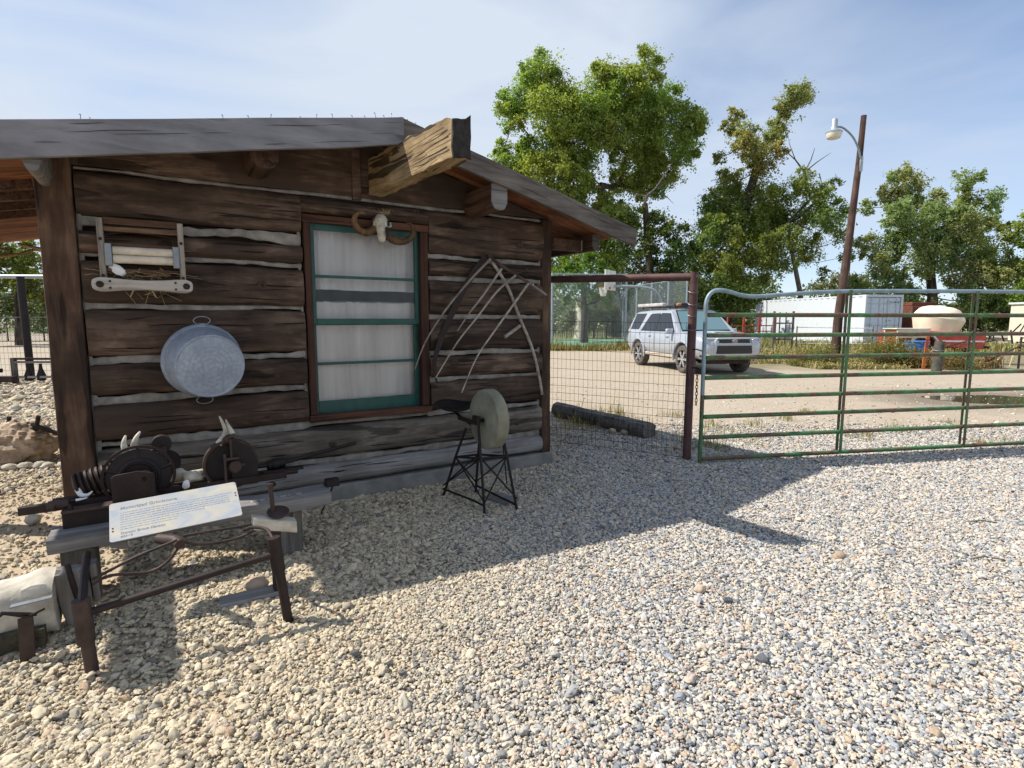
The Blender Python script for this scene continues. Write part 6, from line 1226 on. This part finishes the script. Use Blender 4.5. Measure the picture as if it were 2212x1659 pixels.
rg = empty('livestock_pen', 'bright red tubular livestock panels behind the parked car', 'panel', (13.3, 34.5, 0), 0)
for i in range(3):
    o_ = Vector((i * 1.15, .4 * i, 0))
    for x in (0, 1.05): MB().tube([o_ + Vector((x, 0, 0)), o_ + Vector((x, 0, 1.75))], .05, 8).build('upright', M['redb'] if 'redb' in M else M['red'], rg)
    for z in (.45, .8, 1.15, 1.7): MB().tube([o_ + Vector((0, 0, z)), o_ + Vector((1.05, 0, z))], .035, 7).build('rail', M['red'], rg)
rv = empty('rusty_truck_box', 'rusty red and white truck box behind the container doors', 'truck', (25.3, 35.5, 0), R(5))
MB().box((0, 0, 1.55), (2.1, 2.6, 1.6)).build('box_body', M['redr'], rv, bevel=.03); MB().box((.1, -1.32, 2.05), (1.5, .03, .42)).build('white_panel', M['cont'], rv); MB().box((-.1, 0, 2.48), (1.6, 2.2, .22)).build('roof_hatch', M['redr'], rv, bevel=.02); MB().tube([(.9, -.8, 2.3), (2.6, -.8, 2.2)], .05, 7).build('boom', M['redr'], rv)
for x in (-.7, .7): MB().lathe([(.15, -.12), (.42, -.13), (.48, -.08), (.48, .08), (.42, .13), (.15, .12)], 22, Matrix.Translation((x, -1.1, .48)) @ RX(R(90))).build('wheel', M['tyre'], rv); MB().lathe([(.15, -.12), (.42, -.13), (.48, -.08), (.48, .08), (.42, .13), (.15, .12)], 22, Matrix.Translation((x, 1.0, .48)) @ RX(R(90))).build('wheel', M['tyre'], rv)
MB().box((0, 0, .68), (1.9, 2.3, .16)).build('chassis', M['ironk'], rv)
mh = empty('cream_shed', 'cream sided shed at the right edge behind the gate', 'shed', (34.6, 34.5, 0), R(-6))
MB().box((0, 0, 1.35), (5, 3, 2.3)).build('wall', M['cream'], mh); MB().box((0, 0, 2.56), (5.2, 3.2, .12)).build('roof', M['cont'], mh); MB().box((-1.35, -1.52, 1.3), (.06, .03, 2.0)).build('door_edge', M['galv'], mh); MB().box((-2.0, -1.515, 1.3), (1.0, .03, 1.95)).build('door', M['cont'], mh); MB().box((0, 0, .12), (4.9, 2.9, .24)).build('skirt', M['concrete'], mh)
MB().box((-3.1, -1.0, .9), (1.1, 1.0, 1.8)).build('meter_box', M['cream'], mh, bevel=.02)
jk = empty('scrap_heap', 'dark tangled scrap metal and branches beside the cream shed', 'scrap', (24.6, 29.0, 0), 0)
for k in range(26):
    a = Vector((random.uniform(-1.8, 1.8), random.uniform(-.6, .6), random.uniform(.05, .9))); MB().tube([a, a + Vector((random.uniform(-1, 1), random.uniform(-.3, .3), random.uniform(-.2, .8)))], random.uniform(.02, .05), 6).build('scrap_bar', M['ironk'] if k % 3 else M['deadw'], jk)
# dead-looking tan trunk stub behind the court
ts = empty('tree_stub', 'pale sawn tree trunk standing behind the silvery shrub', 'tree', (5.6, 45.5, 0), 0); MB().tube([(0, 0, -.05), (.05, 0, 1.5), (0, 0, 3.0)], [.6, .5, .42], 12).build('trunk', M['cream'], ts)
# ================================================================ LEFT BACKGROUND
lf = empty('yard_fence', 'dark pipe yard fence with pale top rail left of the cabin', 'fence', (-12.3, 14.0, 0), 0)
MB().tube([(-6, 0, 2.62), (4.5, .5, 2.62)], .05, 12).build('top_rail', M['galv'], lf)
for x in (-3, .10, 3.2): MB().tube([(x, .02, -.05), (x - .02, .02, 2.6)], .085, 12).build('post', M['ironk'], lf)
mb = MB()
for z in [.1 + .15 * i for i in range(11)]: mb.tube([(-3, .0, z), (3.2, .25, z)], .004, 4, cap=False)
for i in range(60): mb.tube([(-3 + i * .105, .2, .05), (-3 + i * .105, .2, 1.65)], .003, 3, cap=False)
mb.build('wire_mesh', M['wire'], lf, kind='stuff', smooth=0)
im = empty('farm_implement', 'rusty farm implement with wheel and lever at the far left', 'implement', (-13.1, 13.1, 0), 0)
MB().lathe([(.42, -.04), (.48, -.04), (.48, .04), (.42, .04)], 30, Matrix.Translation((-.5, 0, .48)) @ RX(R(90)), close=True).build('wheel_rim', M['iron'], im)
for k in range(8): MB().tube([(-.5, 0, .48), (-.5 + .45 * math.cos(k * .785), 0, .48 + .45 * math.sin(k * .785))], .014, 6).build('wheel_spoke', M['iron'], im)
MB().box((.2, 0, .42), (1.6, .12, .09), RY(.1)).build('frame_bar', M['iron'], im); MB().box((.2, .2, .12), (1.9, .2, .14)).build('runner', M['ironr'], im); MB().tube([(.35, 0, .3), (.18, 0, .95), (.10, 0, 1.3)], .03, 8).build('lever', M['iron'], im); MB().box((-.1, 0, .60), (.9, .25, .05), RY(-.15)).build('plank', M['grey'], im); MB().box((0, -.1, .28), (.5, .3, .2)).build('gear_box', M['ironk'], im, bevel=.03)
pf = empty('iron_rack', 'open wooden frame rack with iron parts near the left corner post', 'rack', (-11.6, 13.4, 0), 0)
for x in (-.45, .9): MB().box((x, 0, .31), (.09, .09, .62)).build('post', M['greyz'], pf)
for z, m_ in ((.60, 'logy'), (.52, 'grey'), (.16, 'grey')): MB().box((.22, 0, z), (1.4, .08, .05)).build('rail', M[m_], pf)
for x in (-.15, .15, .5): MB().lathe([(.02, 0), (.09, .02), (.10, .12), (.04, .30), (.03, .42)], 12, Matrix.Translation((x, .05, .06))).build('iron_part', M['ironk'], pf)
rb = lump('boulder', 'large rough tan boulder left of the cabin corner post', Vector((-5.45, 6.0, .16)), (.34, .26, .24), 'rockt', 33, 'rock', .4, sub=40)
for v_ in rb.data.vertices:
    c_ = v_.co; f_ = 1 + .10 * abs(nz(c_.x * 9, c_.y * 9, c_.z * 9)) + .06 * nz(c_.x * 24, c_.y * 24, c_.z * 24); v_.co = c_ * f_
rb.data.set_sharp_from_angle(angle=R(22))
an = empty('rusty_claw', 'rusty forked iron claw lying on the boulder', 'iron', (-5.2, 5.95, .30), 0)
for q in ([(-.25, 0, .05), (-.27, 0, .14), (-.26, 0, .2)], [(.02, 0, .05), (.04, 0, .14), (.06, 0, .21)], [(-.02, 0, .12), (.12, 0, .06), (.3, .05, -.02), (.45, .08, -.07)], [(-.25, 0, .04), (0, 0, .07), (.04, 0, .12)]): MB().tube(q, .022, 7).build('prong', M['iron'], an)
for k in range(15):
    p = Vector((-5.75 + k * .125 + random.uniform(-.03, .03), 5.62 + .012 * k + random.uniform(-.05, .05), .02)); lump('border_stone', ('first second third fourth fifth sixth seventh eighth ninth tenth eleventh twelfth thirteenth fourteenth fifteenth'.split()[k]) + ' pale stone from the left in the row below the boulder', p, (random.uniform(.05, .085), random.uniform(.04, .06), random.uniform(.03, .045)), 'lime', 50 + k, 'stone', random.uniform(-.4, .4), sub=8)['group'] = 'row of border stones below the boulder'
lump('big_cobble', 'round tan cobble on the sand below the rail end', ground_at(72, 1130) + Vector((0, 0, .03)), (.05, .045, .04), 'lime', 81, 'stone')
# ground twigs
for px, py, lb in ((2120, 1130, 'thin brown twig on the gravel at the far right'), (2130, 1210, 'short dark twig on the gravel below the far right twig')):
    p = ground_at(px, py); MB().tube([p + Vector((-.09, 0, .012)), p + Vector((0, .01, .02)), p + Vector((.1, -.02, .012))], .005, 5).build('twig', M['deadw'], label=lb, category='twig')
